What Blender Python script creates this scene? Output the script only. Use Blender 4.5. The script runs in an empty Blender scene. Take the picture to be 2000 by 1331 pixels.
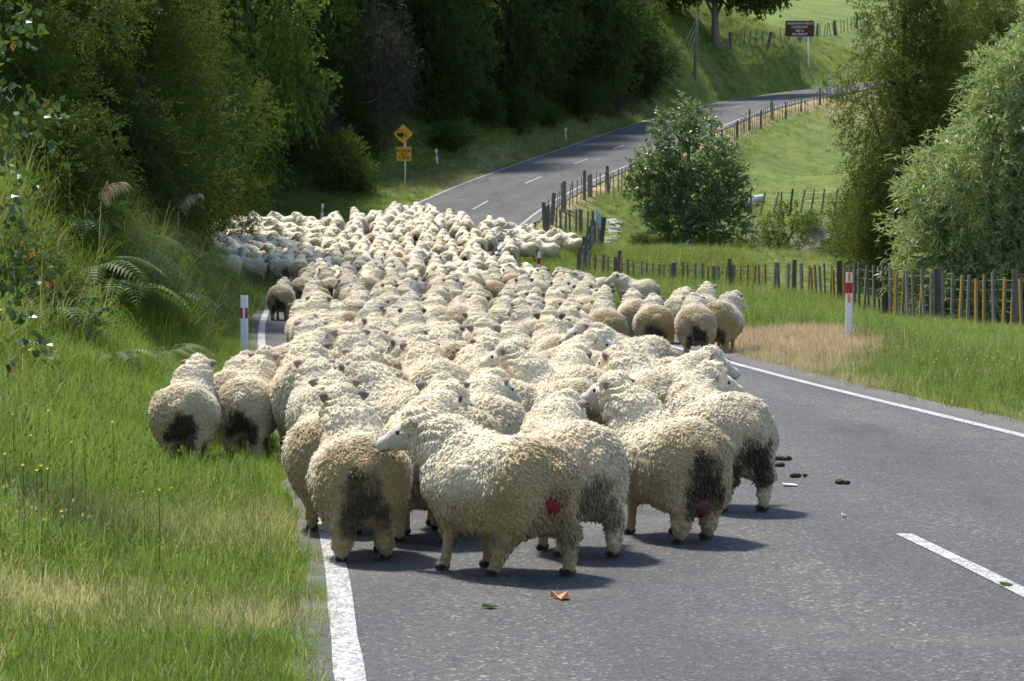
import bpy, math, random
import numpy as np
from mathutils import Vector, Matrix

# ------------------------------------------------------------------ camera, sky, sun, exposure
S = bpy.context.scene
COL = S.collection
F = 5000.0            # focal length in photo pixels (photo 2000 wide)
CH = 1.63             # camera height
HZ = 449.0            # horizon row of the photo
cam = bpy.data.objects.new('camera', bpy.data.cameras.new('camera'))
COL.objects.link(cam)
cam.location = (0, 0, CH)
cam.rotation_euler = (math.radians(90), 0, 0)
cam.data.sensor_width = 36
cam.data.lens = 36 * F / 2000
cam.data.shift_y = -(665.5 - HZ) / 2000
cam.data.clip_start = 0.1
cam.data.clip_end = 2000
cam.data.dof.use_dof = True
cam.data.dof.focus_distance = 17
cam.data.dof.aperture_fstop = 16
S.camera = cam

SUN_TO = Vector((-0.33, 0.48, 1.0)).normalized()
EL = math.asin(SUN_TO.z)
RO = math.atan2(SUN_TO.x, SUN_TO.y)
W = bpy.data.worlds.new('World'); S.world = W; W.use_nodes = True
nt = W.node_tree
sky = nt.nodes.new('ShaderNodeTexSky'); sky.sky_type = 'NISHITA'; sky.sun_disc = False
sky.sun_elevation = EL; sky.sun_rotation = RO
nt.links.new(sky.outputs[0], nt.nodes['Background'].inputs[0])
nt.nodes['Background'].inputs[1].default_value = 0.155
sl = bpy.data.lights.new('sun', 'SUN'); sl.energy = 4.6; sl.angle = math.radians(6.0); sl.color = (1, 0.945, 0.85)
so = bpy.data.objects.new('sun', sl); COL.objects.link(so)
so.rotation_euler = SUN_TO.to_track_quat('Z', 'Y').to_euler()
so.location = (-30, 20, 60)
S.view_settings.view_transform = 'Standard'
S.view_settings.look = 'None'
S.view_settings.gamma = 1
S.view_settings.exposure = 0.76
S.cycles.max_bounces = 5; S.cycles.diffuse_bounces = 3; S.cycles.glossy_bounces = 2
S.cycles.transmission_bounces = 3; S.cycles.transparent_max_bounces = 4
S.cycles.use_denoising = True

rng = np.random.default_rng(7)
random.seed(7)

# ------------------------------------------------------------------ small helpers
def tag(o, label=None, cat=None, group=None, kind=None):
    if label: o['label'] = label
    if cat: o['category'] = cat
    if group: o['group'] = group
    if kind: o['kind'] = kind
    return o

def empty(name, loc, rz=0.0):
    o = bpy.data.objects.new(name, None); COL.objects.link(o)
    o.location = loc; o.rotation_euler = (0, 0, rz); o.empty_display_size = 0.2
    return o

def link(name, me, parent=None, mat=None, loc=None):
    o = bpy.data.objects.new(name, me); COL.objects.link(o)
    if mat is not None and len(me.materials) == 0: me.materials.append(mat)
    if parent is not None: o.parent = parent
    if loc is not None: o.location = loc
    return o

def fast_mesh(name, V, faces, smooth=True, fattr=None, vattr=None, mats=None, midx=None):
    """V (n,3); faces: (m,k) array or list of such arrays"""
    if not isinstance(faces, list): faces = [faces]
    faces = [np.asarray(f, dtype=np.int32) for f in faces if len(f)]
    me = bpy.data.meshes.new(name)
    V = np.ascontiguousarray(V, dtype=np.float32)
    me.vertices.add(len(V)); me.vertices.foreach_set('co', V.ravel())
    loops = np.concatenate([f.ravel() for f in faces])
    tot = np.concatenate([np.full(len(f), f.shape[1], dtype=np.int32) for f in faces])
    st = np.concatenate([[0], np.cumsum(tot)[:-1]]).astype(np.int32)
    me.loops.add(len(loops)); me.loops.foreach_set('vertex_index', loops)
    me.polygons.add(len(tot)); me.polygons.foreach_set('loop_start', st); me.polygons.foreach_set('loop_total', tot)
    if midx is not None: me.polygons.foreach_set('material_index', np.asarray(midx, dtype=np.int32))
    me.polygons.foreach_set('use_smooth', np.full(len(tot), smooth, dtype=bool))
    for dom, dct in (('FACE', fattr), ('POINT', vattr)):
        for k, a in (dct or {}).items():
            at = me.attributes.new(k, 'FLOAT', dom); at.data.foreach_set('value', np.asarray(a, dtype=np.float32))
    me.update(calc_edges=True); me.validate()
    for m in (mats or []): me.materials.append(m)
    return me

class MB:
    """collects simple shapes into one mesh"""
    def __init__(s): s.v = []; s.f = {}; s.n = 0
    def add(s, V, Fs):
        s.v.append(np.asarray(V, float))
        for f in Fs: s.f.setdefault(len(f), []).append([i + s.n for i in f])
        s.n += len(V)
    def box(s, c, size, R=None, taper=1.0):
        a = np.array([[x, y, z] for z in (-.5, .5) for x, y in ((-.5, -.5), (.5, -.5), (.5, .5), (-.5, .5))]) * size
        a[4:, :2] *= taper
        if R is not None: a = a @ np.array(R).T
        s.add(a + np.array(c), [(0, 3, 2, 1), (4, 5, 6, 7), (0, 1, 5, 4), (1, 2, 6, 5), (2, 3, 7, 6), (3, 0, 4, 7)])
    def tube(s, pts, rad, k=8, cap=True):
        pts = np.asarray(pts, float); n = len(pts)
        rad = np.broadcast_to(rad, (n,))
        V = []
        up = np.array([0.013, 0.021, 1.0])
        for i in range(n):
            t = pts[min(i + 1, n - 1)] - pts[max(i - 1, 0)]
            t = t / (np.linalg.norm(t) + 1e-9)
            a = np.cross(t, up if abs(t[2]) < .95 else np.array([1.0, 0.02, 0]))
            a /= np.linalg.norm(a); b = np.cross(t, a)
            for j in range(k):
                th = 2 * math.pi * j / k
                V.append(pts[i] + rad[i] * (math.cos(th) * a + math.sin(th) * b))
        Fs = [(i * k + j, i * k + (j + 1) % k, (i + 1) * k + (j + 1) % k, (i + 1) * k + j) for i in range(n - 1) for j in range(k)]
        if cap: Fs += [tuple(range(k))[::-1], tuple((n - 1) * k + j for j in range(k))]
        s.add(V, Fs)
    def prism(s, poly, y0, y1):
        """polygon in xz, extruded along y"""
        n = len(poly)
        V = [(p[0], y0, p[1]) for p in poly] + [(p[0], y1, p[1]) for p in poly]
        s.add(V, [tuple(range(n)), tuple(range(2 * n - 1, n - 1, -1))] + [(i, i + n, (i + 1) % n + n, (i + 1) % n) for i in range(n)])
    def mesh(s, name, mat=None, smooth=False):
        me = fast_mesh(name, np.concatenate(s.v), [np.array(a) for a in s.f.values()], smooth)
        if mat: me.materials.append(mat)
        return me
    def build(s, name, mat, parent=None, smooth=False, loc=None):
        return link(name, s.mesh(name, mat, smooth), parent, None, loc)

def hash3(ix, iy, iz, k):
    h = (ix.astype(np.int64) * 374761393 + iy.astype(np.int64) * 668265263 + iz.astype(np.int64) * 2147483647 + k * 974634721) & 0xffffffff
    h = ((h ^ (h >> 13)) * 1274126177) & 0xffffffff
    h = ((h ^ (h >> 16)) * 2246822519) & 0xffffffff
    return ((h ^ (h >> 15)) & 0xffffff) / float(0xffffff)

def vnoise(P, seed=0):
    """smooth value noise 0..1, P (n,3)"""
    I = np.floor(P).astype(np.int64); f = P - I; f = f * f * (3 - 2 * f)
    out = 0
    for dx in (0, 1):
        for dy in (0, 1):
            for dz in (0, 1):
                w = (f[:, 0] if dx else 1 - f[:, 0]) * (f[:, 1] if dy else 1 - f[:, 1]) * (f[:, 2] if dz else 1 - f[:, 2])
                out = out + w * hash3(I[:, 0] + dx, I[:, 1] + dy, I[:, 2] + dz, seed)
    return out

def worley(P, seed=0):
    """F1, F2 distances"""
    I = np.floor(P).astype(np.int64)
    f1 = np.full(len(P), 9.0); f2 = np.full(len(P), 9.0)
    for dx in (-1, 0, 1):
        for dy in (-1, 0, 1):
            for dz in (-1, 0, 1):
                a, b, c = I[:, 0] + dx, I[:, 1] + dy, I[:, 2] + dz
                q = np.stack([a + hash3(a, b, c, seed), b + hash3(a, b, c, seed + 1), c + hash3(a, b, c, seed + 2)], 1)
                d = np.linalg.norm(P - q, axis=1)
                f2 = np.minimum(f2, np.maximum(d, f1)); f1 = np.minimum(f1, d)
    return f1, f2

def n2(x, y, sc, seed=0):
    x = np.asarray(x, float).ravel(); y = np.asarray(y, float).ravel()
    return vnoise(np.stack([x * sc, y * sc, np.zeros_like(x) + seed * 7.3], 1), seed)

def P(u, v, d):       # photo pixel + distance -> world
    return np.array([(u - 1000) * d / F, d, CH - (v - HZ) * d / F])
def proj(x, y, z):
    return 1000 + F * x / y, HZ - F * (z - CH) / y

# ------------------------------------------------------------------ materials
def mat_new(name):
    m = bpy.data.materials.new(name); m.use_nodes = True
    t = m.node_tree; t.nodes.clear()
    out = t.nodes.new('ShaderNodeOutputMaterial')
    return m, t, out

class NT:
    def __init__(s, t): s.t = t
    def n(s, typ, **kw):
        nd = s.t.nodes.new(typ)
        for k, v in kw.items():
            if k.startswith('i_'):
                key = k[2:]; key = int(key) if key.isdigit() else key.replace('_', ' ')
                s.set(nd.inputs[key], v)
            else: setattr(nd, k, v)
        return nd
    def set(s, inp, v):
        if isinstance(v, bpy.types.NodeSocket): s.t.links.new(v, inp)
        elif isinstance(v, (tuple, list)) and len(v) == 3 and inp.type == 'RGBA': inp.default_value = (*v, 1)
        else: inp.default_value = v
    def math(s, op, a, b=0.5, clamp=False):
        nd = s.n('ShaderNodeMath', operation=op, use_clamp=clamp); s.set(nd.inputs[0], a); s.set(nd.inputs[1], b); return nd.outputs[0]
    def mix(s, f, a, b, blend='MIX'):
        nd = s.n('ShaderNodeMix', data_type='RGBA', blend_type=blend)
        s.set(nd.inputs[0], f); s.set(nd.inputs[6], a); s.set(nd.inputs[7], b); return nd.outputs[2]
    def noise(s, vec, sc, det=4, rough=0.55, dist=0.0):
        nd = s.n('ShaderNodeTexNoise'); s.set(nd.inputs['Vector'], vec); nd.inputs['Scale'].default_value = sc
        nd.inputs['Detail'].default_value = det; nd.inputs['Roughness'].default_value = rough; nd.inputs['Distortion'].default_value = dist
        return nd.outputs[0]
    def vor(s, vec, sc, feature='F1', out=0, rand=1.0):
        nd = s.n('ShaderNodeTexVoronoi', feature=feature); s.set(nd.inputs['Vector'], vec); nd.inputs['Scale'].default_value = sc
        nd.inputs['Randomness'].default_value = rand
        return nd.outputs[out]
    def ramp(s, f, lo, hi):
        nd = s.n('ShaderNodeMapRange', clamp=True, interpolation_type='SMOOTHSTEP'); s.set(nd.inputs[0], f)
        nd.inputs[1].default_value = lo; nd.inputs[2].default_value = hi; return nd.outputs[0]
    def attr(s, name, typ='GEOMETRY'):
        nd = s.n('ShaderNodeAttribute', attribute_name=name, attribute_type=typ); return nd.outputs['Fac']
    def pos(s): return s.n('ShaderNodeNewGeometry').outputs['Position']
    def obj(s): return s.n('ShaderNodeTexCoord').outputs['Object']
    def scale(s, vec, xyz):
        nd = s.n('ShaderNodeMapping'); s.set(nd.inputs[0], vec); nd.inputs[3].default_value = xyz; return nd.outputs[0]
    def bump(s, h, strength=0.3, dist=0.02):
        nd = s.n('ShaderNodeBump'); s.set(nd.inputs['Height'], h); nd.inputs['Strength'].default_value = strength
        nd.inputs['Distance'].default_value = dist; return nd.outputs[0]
    def bsdf(s, col, rough=0.7, spec=0.3, normal=None, metal=0.0):
        nd = s.n('ShaderNodeBsdfPrincipled'); s.set(nd.inputs['Base Color'], col); s.set(nd.inputs['Roughness'], rough)
        nd.inputs['Specular IOR Level'].default_value = spec; nd.inputs['Metallic'].default_value = metal
        if normal is not None: s.set(nd.inputs['Normal'], normal)
        return nd

def simple_mat(name, col, rough=0.6, spec=0.3, var=0.25, sc=6.0, metal=0.0, bump=0.0):
    m, t, out = mat_new(name); N = NT(t)
    nz = N.noise(N.obj(), sc, 5)
    c = N.mix(nz, tuple(x * (1 - var) for x in col), tuple(min(1, x * (1 + var)) for x in col))
    b = N.bsdf(c, rough, spec, N.bump(N.noise(N.obj(), sc * 6, 4), bump, 0.01) if bump else None, metal)
    t.links.new(b.outputs[0], out.inputs[0]); return m

def leaf_mat(name, c1, c2, c3=None, rough=0.6, trans=0.35, spec=0.2):
    """leaf colours vary leaf by leaf (face attribute) and clump by clump"""
    m, t, out = mat_new(name); N = NT(t)
    r = N.attr('rnd'); g = N.attr('clump')
    c = N.mix(r, c1, c2)
    c = N.mix(N.math('MULTIPLY', g, 0.55), c, tuple(x * 0.55 for x in c1))
    rr = N.n('ShaderNodeObjectInfo').outputs['Random']
    hs = N.n('ShaderNodeHueSaturation'); N.set(hs.inputs['Color'], c)
    N.set(hs.inputs['Value'], N.math('ADD', N.math('MULTIPLY', rr, 0.35), 0.82)); c = hs.outputs[0]
    if c3 is not None: c = N.mix(N.math('GREATER_THAN', r, 0.975), c, c3)
    b = N.bsdf(c, rough, spec)
    tr = N.n('ShaderNodeBsdfTranslucent'); N.set(tr.inputs[0], N.mix(0.5, c, (0.16, 0.24, 0.02)))
    mx = N.n('ShaderNodeMixShader'); mx.inputs[0].default_value = trans
    t.links.new(b.outputs[0], mx.inputs[1]); t.links.new(tr.outputs[0], mx.inputs[2]); t.links.new(mx.outputs[0], out.inputs[0])
    return m

def grass_mat(name, c1, c2, dryc=(0.42, 0.33, 0.15), trans=0.4):
    m, t, out = mat_new(name); N = NT(t)
    dry = N.attr('dry', 'INSTANCER'); hgt = N.attr('hgt'); br = N.attr('rnd')
    rr = N.n('ShaderNodeObjectInfo').outputs['Random']
    c = N.mix(rr, c1, c2)
    c = N.mix(N.math('MULTIPLY', br, 0.5), c, (0.17, 0.25, 0.035))
    f = N.math('GREATER_THAN', N.math('ADD', dry, N.math('MULTIPLY', N.math('SUBTRACT', br, 0.5), 0.9)), 0.5)
    c = N.mix(f, c, N.mix(rr, dryc, tuple(x * 0.7 for x in dryc)))
    b = N.bsdf(c, 0.55, 0.25)
    tr = N.n('ShaderNodeBsdfTranslucent'); N.set(tr.inputs[0], c)
    mx = N.n('ShaderNodeMixShader'); mx.inputs[0].default_value = trans
    t.links.new(b.outputs[0], mx.inputs[1]); t.links.new(tr.outputs[0], mx.inputs[2]); t.links.new(mx.outputs[0], out.inputs[0])
    return m

def m_ground():
    m, t, out = mat_new('ground'); N = NT(t); p = N.pos()
    grass = N.mix(N.ramp(N.noise(p, 0.35, 5, 0.65), 0.35, 0.7), (0.080, 0.122, 0.024), (0.145, 0.190, 0.042))
    grass = N.mix(N.ramp(N.noise(p, 2.6, 6, 0.75), 0.42, 0.75), grass, (0.215, 0.245, 0.055))
    grass = N.mix(N.ramp(N.noise(N.scale(p, (1, 2.2, 3)), 0.10, 4, 0.6), 0.5, 0.72), grass, (0.150, 0.215, 0.030))
    dead = N.mix(N.noise(p, 9, 4), (0.38, 0.25, 0.14), (0.54, 0.41, 0.25))
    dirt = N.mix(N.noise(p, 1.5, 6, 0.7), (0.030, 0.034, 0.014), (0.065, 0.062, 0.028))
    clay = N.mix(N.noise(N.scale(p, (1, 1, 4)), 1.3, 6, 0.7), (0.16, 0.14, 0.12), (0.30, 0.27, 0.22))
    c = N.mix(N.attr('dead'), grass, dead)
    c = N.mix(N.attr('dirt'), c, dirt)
    c = N.mix(N.attr('clay'), c, clay)
    h = N.math('ADD', N.noise(p, 14, 5, 0.75), N.math('MULTIPLY', N.noise(p, 2.0, 4), 1.5))
    b = N.bsdf(c, 0.85, 0.15, N.bump(h, 0.9, 0.12))
    t.links.new(b.outputs[0], out.inputs[0]); return m

def m_road():
    m, t, out = mat_new('road'); N = NT(t); p = N.pos()
    chip = N.vor(p, 62, out=1)   # colour
    sep = N.n('ShaderNodeSeparateColor'); N.set(sep.inputs[0], chip)
    c = N.mix(sep.outputs[0], (0.048, 0.047, 0.044), (0.132, 0.129, 0.120))
    c = N.mix(N.math('GREATER_THAN', sep.outputs[1], 0.94), c, (0.26, 0.25, 0.23))
    big = N.noise(N.scale(p, (1.0, 0.22, 1)), 0.9, 5, 0.65)
    c = N.mix(N.ramp(big, 0.3, 0.75), N.mix(0.5, c, (0.034, 0.036, 0.041)), c)
    lane = N.attr('track')
    c = N.mix(N.math('MULTIPLY', lane, 0.5), c, (0.045, 0.046, 0.050))
    c = N.mix(N.math('MULTIPLY', N.ramp(N.noise(p, 0.55, 4, 0.7), 0.52, 0.72), 0.35), c, (0.14, 0.13, 0.118))
    c = N.mix(N.math('MULTIPLY', N.ramp(N.noise(N.scale(p, (1.0, .35, 1)), 1.1, 5, .7, .6), 0.56, 0.66), 0.45), c, (0.030, 0.032, 0.038))
    edge = N.attr('edge')
    c = N.mix(N.math('MULTIPLY', edge, N.noise(p, 30, 3)), c, (0.19, 0.17, 0.15))
    h = N.vor(p, 62, out=0)
    b = N.bsdf(c, 0.85, 0.25, N.bump(h, 0.8, 0.009))
    t.links.new(b.outputs[0], out.inputs[0]); return m

def m_paint():  # tan gathers low and behind, painting shade as well as dirt
    m, t, out = mat_new('road_paint'); N = NT(t); p = N.pos()
    chip = N.vor(p, 95, out=1); sep = N.n('ShaderNodeSeparateColor'); N.set(sep.inputs[0], chip)
    wear = N.math('ADD', N.math('MULTIPLY', N.noise(p, 7, 6, 0.8), 0.8), N.math('MULTIPLY', sep.outputs[0], 0.35))
    c = N.mix(N.ramp(wear, 0.40, 0.66), (0.50, 0.49, 0.465), (0.17, 0.17, 0.17))
    b = N.bsdf(c, 0.6, 0.3, N.bump(N.vor(p, 95, out=0), 0.4, 0.005))
    t.links.new(b.outputs[0], out.inputs[0]); return m

def m_wood(name, c1, c2, lichen=0.0):
    m, t, out = mat_new(name); N = NT(t); p = N.obj()
    g = N.noise(N.scale(p, (18, 18, 1.6)), 2.2, 6, 0.7)
    rr = N.n('ShaderNodeObjectInfo').outputs['Random']
    c = N.mix(g, c1, c2)
    hs = N.n('ShaderNodeHueSaturation'); N.set(hs.inputs['Color'], c); N.set(hs.inputs['Value'], N.math('ADD', N.math('MULTIPLY', rr, 0.5), 0.75)); c = hs.outputs[0]
    if lichen: c = N.mix(N.math('MULTIPLY', N.ramp(N.noise(p, 22, 5, 0.8), 0.52, 0.66), lichen), c, (0.34, 0.35, 0.27))
    b = N.bsdf(c, 0.85, 0.15, N.bump(g, 0.5, 0.01))
    t.links.new(b.outputs[0], out.inputs[0]); return m

def m_bark(name, c1, c2):
    m, t, out = mat_new(name); N = NT(t); p = N.obj()
    g = N.noise(N.scale(p, (6, 6, 1.5)), 2.5, 6, 0.7)
    b = N.bsdf(N.mix(g, c1, c2), 0.9, 0.1, N.bump(g, 0.8, 0.03))
    t.links.new(b.outputs[0], out.inputs[0]); return m

def m_wool():
    m, t, out = mat_new('wool'); N = NT(t); p = N.obj()
    tint = N.attr('tint', 'OBJECT'); dag = N.attr('dagamt', 'OBJECT'); dirtshadea = N.attr('dirtshadeamt', 'OBJECT')
    wool = N.attr('wool'); dagm = N.attr('dagm'); dirtshadem = N.attr('dirtshadem')
    n1 = N.noise(p, 14, 5, 0.7); nbig = N.noise(p, 3.2, 4, 0.6)
    cream = N.mix(n1, (0.75, 0.64, 0.43), (0.87, 0.785, 0.58))
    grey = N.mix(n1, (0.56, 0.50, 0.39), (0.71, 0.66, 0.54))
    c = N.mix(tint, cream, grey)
    crev = N.attr('crev')                       # browner between the locks and at the staple roots
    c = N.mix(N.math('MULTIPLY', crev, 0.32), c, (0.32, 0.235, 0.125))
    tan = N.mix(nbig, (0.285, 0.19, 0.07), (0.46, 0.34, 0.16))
    dd = N.math('MULTIPLY', N.ramp(N.math('ADD', dirtshadem, N.math('MULTIPLY', N.math('SUBTRACT', nbig, 0.5), 0.9)), 0.04, 0.62), dirtshadea)
    c = N.mix(dd, c, tan)  # tan carries both dirt and the painted shade of flanks and rump
    dk = N.math('MULTIPLY', N.ramp(N.math('ADD', dagm, N.math('MULTIPLY', N.math('SUBTRACT', N.noise(p, 26, 6, 0.8), 0.5), 1.25)), 0.22, 0.80), dag)
    c = N.mix(dk, c, N.mix(n1, (0.016, 0.012, 0.007), (0.10, 0.072, 0.038)))
    skin = N.mix(N.noise(p, 40, 4), (0.45, 0.39, 0.31), (0.62, 0.555, 0.455))
    skin = N.mix(N.attr('leg'), skin, N.mix(N.noise(p, 16, 4), (0.22, 0.155, 0.075), (0.42, 0.33, 0.185)))
    c = N.mix(wool, skin, c)
    c = N.mix(N.attr('ear'), c, N.mix(N.attr('eardark', 'OBJECT'), (0.33, 0.26, 0.225), (0.05, 0.04, 0.036)))
    c = N.mix(N.attr('black'), c, (0.022, 0.019, 0.017))
    h = N.math('ADD', N.vor(N.scale(p, (1, 1, .7)), 48, 'SMOOTH_F1'), N.math('MULTIPLY', N.noise(p, 90, 4, 0.8), 0.5))
    b = N.bsdf(c, 0.9, 0.1, N.bump(h, 0.5, 0.010))
    b.inputs['Sheen Weight'].default_value = 0.25; b.inputs['Sheen Roughness'].default_value = 0.5
    t.links.new(b.outputs[0], out.inputs[0]); return m

M = dict(
    ground=m_ground(), road=m_road(), paint=m_paint(), wool=m_wool(),
    post=m_wood('post_wood', (0.10, 0.092, 0.078), (0.25, 0.23, 0.19), 0.5),
    darkpost=m_wood('dark_post_wood', (0.065, 0.059, 0.050), (0.155, 0.143, 0.122), 0.25),
    batten=m_wood('batten_wood', (0.09, 0.082, 0.07), (0.21, 0.195, 0.165), 0.8),
    palepost=m_wood('pale_post_wood', (0.15, 0.125, 0.09), (0.30, 0.26, 0.20), 0.2),
    lichen=simple_mat('orange_lichen', (0.38, 0.20, 0.02), 0.9, 0.1, 0.5, 14),
    wire=simple_mat('wire', (0.32, 0.33, 0.34), 0.45, 0.5, 0.2, 3, 0.6),
    white=simple_mat('white_plastic', (0.70, 0.71, 0.74), 0.5, 0.35, 0.08, 5),
    red=simple_mat('red_band', (0.40, 0.012, 0.016), 0.5, 0.4, 0.12),
    orange=simple_mat('orange_reflector', (0.75, 0.20, 0.01), 0.35, 0.5, 0.1),
    yellow=simple_mat('yellow_sign', (0.72, 0.34, 0.006), 0.45, 0.4, 0.1),
    black=simple_mat('black_paint', (0.012, 0.012, 0.012), 0.5, 0.3, 0.1),
    brown=simple_mat('brown_sign', (0.085, 0.020, 0.009), 0.5, 0.3, 0.15),
    signwhite=simple_mat('sign_white', (0.62, 0.60, 0.56), 0.5, 0.3, 0.05),
    steel=simple_mat('galvanised_pole', (0.55, 0.58, 0.62), 0.45, 0.4, 0.1, 4, 0.1),
    greyblue=simple_mat('pale_board', (0.32, 0.46, 0.50), 0.5, 0.3, 0.2),
    bark=m_bark('bark', (0.035, 0.028, 0.02), (0.11, 0.09, 0.065)),
    greybark=m_bark('grey_bark', (0.10, 0.09, 0.075), (0.22, 0.20, 0.17)),
    bleached=m_bark('bleached_wood', (0.36, 0.34, 0.30), (0.62, 0.60, 0.55)),
    stone=simple_mat('limestone', (0.40, 0.38, 0.34), 0.9, 0.1, 0.35, 4, 0, 0.8),
    eye=simple_mat('eye', (0.012, 0.010, 0.008), 0.12, 0.6, 0.1),
    udder=simple_mat('udder_skin', (0.09, 0.018, 0.022), 0.5, 0.35, 0.35, 9),
    raddle=simple_mat('red_raddle', (0.19, 0.022, 0.024), 0.95, 0.1, 0.75, 26),
    paper=simple_mat('paper', (0.72, 0.72, 0.73), 0.6, 0.3, 0.08),
    peel=simple_mat('orange_peel', (0.72, 0.24, 0.09), 0.6, 0.3, 0.2),
    dung=simple_mat('dung', (0.05, 0.042, 0.022), 0.9, 0.1, 0.4, 20),
    flower=simple_mat('buttercup', (0.80, 0.52, 0.01), 0.5, 0.2, 0.1),
    plume=simple_mat('plume', (0.68, 0.57, 0.40), 0.9, 0.1, 0.25, 10),
    greenleaf=simple_mat('fallen_leaf', (0.17, 0.25, 0.05), 0.6, 0.2, 0.2),
)
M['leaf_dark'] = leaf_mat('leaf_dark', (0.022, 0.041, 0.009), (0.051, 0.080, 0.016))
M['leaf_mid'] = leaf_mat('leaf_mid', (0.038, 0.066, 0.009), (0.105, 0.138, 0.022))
M['leaf_olive'] = leaf_mat('leaf_olive', (0.070, 0.086, 0.013), (0.150, 0.160, 0.030), trans=0.3)
M['leaf_willow'] = leaf_mat('leaf_willow', (0.310, 0.390, 0.145), (0.560, 0.620, 0.320), (0.62, 0.42, 0.06), rough=0.33, trans=0.5, spec=0.5)
M['leaf_poplar'] = leaf_mat('leaf_poplar', (0.125, 0.195, 0.055), (0.350, 0.410, 0.205), rough=0.36, trans=0.35, spec=0.5)
M['leaf_sapling'] = leaf_mat('leaf_sapling', (0.045, 0.095, 0.022), (0.10, 0.165, 0.05), (0.52, 0.17, 0.01), rough=0.3, trans=0.3, spec=0.5)
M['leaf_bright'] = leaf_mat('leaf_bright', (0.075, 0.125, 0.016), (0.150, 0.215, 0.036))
M['twig_dead'] = leaf_mat('twig_dead', (0.045, 0.036, 0.027), (0.11, 0.088, 0.066), trans=0.05)
M['fern'] = leaf_mat('fern', (0.045, 0.085, 0.018), (0.10, 0.15, 0.04), (0.30, 0.10, 0.03))
M['grass'] = grass_mat('grass_blades', (0.100, 0.170, 0.020), (0.190, 0.255, 0.045), (0.42, 0.40, 0.17), .5)
M['longgrass'] = grass_mat('long_grass_blades', (0.100, 0.180, 0.016), (0.200, 0.280, 0.042))
M['deadgrass'] = grass_mat('dead_grass_blades', (0.50, 0.38, 0.22), (0.60, 0.49, 0.31), (0.46, 0.35, 0.21), 0.4)

# ------------------------------------------------------------------ road line and terrain
def nat_spline(t, Y):
    t = np.asarray(t, float); Y = np.asarray(Y, float)
    if Y.ndim == 1: Y = Y[:, None]
    n = len(t); h = np.diff(t); A = np.zeros((n, n)); B = np.zeros((n, Y.shape[1]))
    A[0, 0] = A[-1, -1] = 1
    for i in range(1, n - 1):
        A[i, i - 1] = h[i - 1]; A[i, i] = 2 * (h[i - 1] + h[i]); A[i, i + 1] = h[i]
        B[i] = 6 * ((Y[i + 1] - Y[i]) / h[i] - (Y[i] - Y[i - 1]) / h[i - 1])
    m2 = np.linalg.solve(A, B)
    def ev(x):
        x = np.atleast_1d(np.asarray(x, float)); i = np.clip(np.searchsorted(t, x) - 1, 0, n - 2)
        a = ((t[i + 1] - x) / h[i])[:, None]; b = ((x - t[i]) / h[i])[:, None]; hh = h[i][:, None]
        return a * Y[i] + b * Y[i + 1] + ((a ** 3 - a) * m2[i] + (b ** 3 - b) * m2[i + 1]) * hh ** 2 / 6
    return ev

RC = np.array([(5.0, -20), (3.15, 0), (2.3, 9), (1.95, 13), (1.2, 20), (.42, 26), (-.3, 32.5), (-1.95, 50), (-3.0, 65), (-3.45, 77),
               (-3.15, 90), (-2.35, 100), (-1.2, 106.5), (1.25, 116), (3.95, 126), (10, 152), (15.5, 173), (27, 196), (40, 212), (62, 230)])
RZ = np.array([0, 0, 0, 0, 0, 0, 0, 0, .12, .50, 1.22, 1.92, 2.72, 4.0, 5.2, 7.9, 10.0, 12.7, 14.6, 16.5])
cum = np.concatenate([[0], np.cumsum(np.linalg.norm(np.diff(RC, axis=0), axis=1))])
road_xy = nat_spline(cum, RC); road_zs = nat_spline(cum, RZ)
SS = np.arange(0, cum[-1], 0.5)
RXY = road_xy(SS); RZZ = road_zs(SS)[:, 0]
RZZ[RXY[:, 1] < 52] = np.minimum(np.abs(RZZ[RXY[:, 1] < 52]), 0.0)
RT = np.gradient(RXY, axis=0); RT /= np.linalg.norm(RT, axis=1)[:, None]
RN = np.stack([RT[:, 1], -RT[:, 0]], 1)         # to the right
HALF = 2.85

def road_frame(x, y):
    """nearest station index and signed offset (right positive)"""
    x = np.asarray(x, float).ravel(); y = np.asarray(y, float).ravel()
    bi = np.zeros(len(x), int); bd = np.full(len(x), 1e9)
    for k in range(0, len(SS), 4):
        d = (x - RXY[k, 0]) ** 2 + (y - RXY[k, 1]) ** 2
        w = d < bd; bd[w] = d[w]; bi[w] = k
    best = bi.copy()
    for o in (-3, -2, -1, 1, 2, 3):
        k = np.clip(bi + o, 0, len(SS) - 1)
        d = (x - RXY[k, 0]) ** 2 + (y - RXY[k, 1]) ** 2
        w = d < bd; bd[w] = d[w]; best[w] = k[w]
    dx = x - RXY[best, 0]; dy = y - RXY[best, 1]
    off = dx * RN[best, 0] + dy * RN[best, 1]
    along = dx * RT[best, 0] + dy * RT[best, 1]
    z = RZZ[best] + along * np.gradient(RZZ, 0.5)[best]
    return best, off, z

def rd(y, off):
    """point at station nearest y with offset; returns x,y,z(road)"""
    k = int(np.argmin(np.abs(RXY[:, 1] - y))); p = RXY[k] + RN[k] * off
    return p[0], p[1], RZZ[k]

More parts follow.
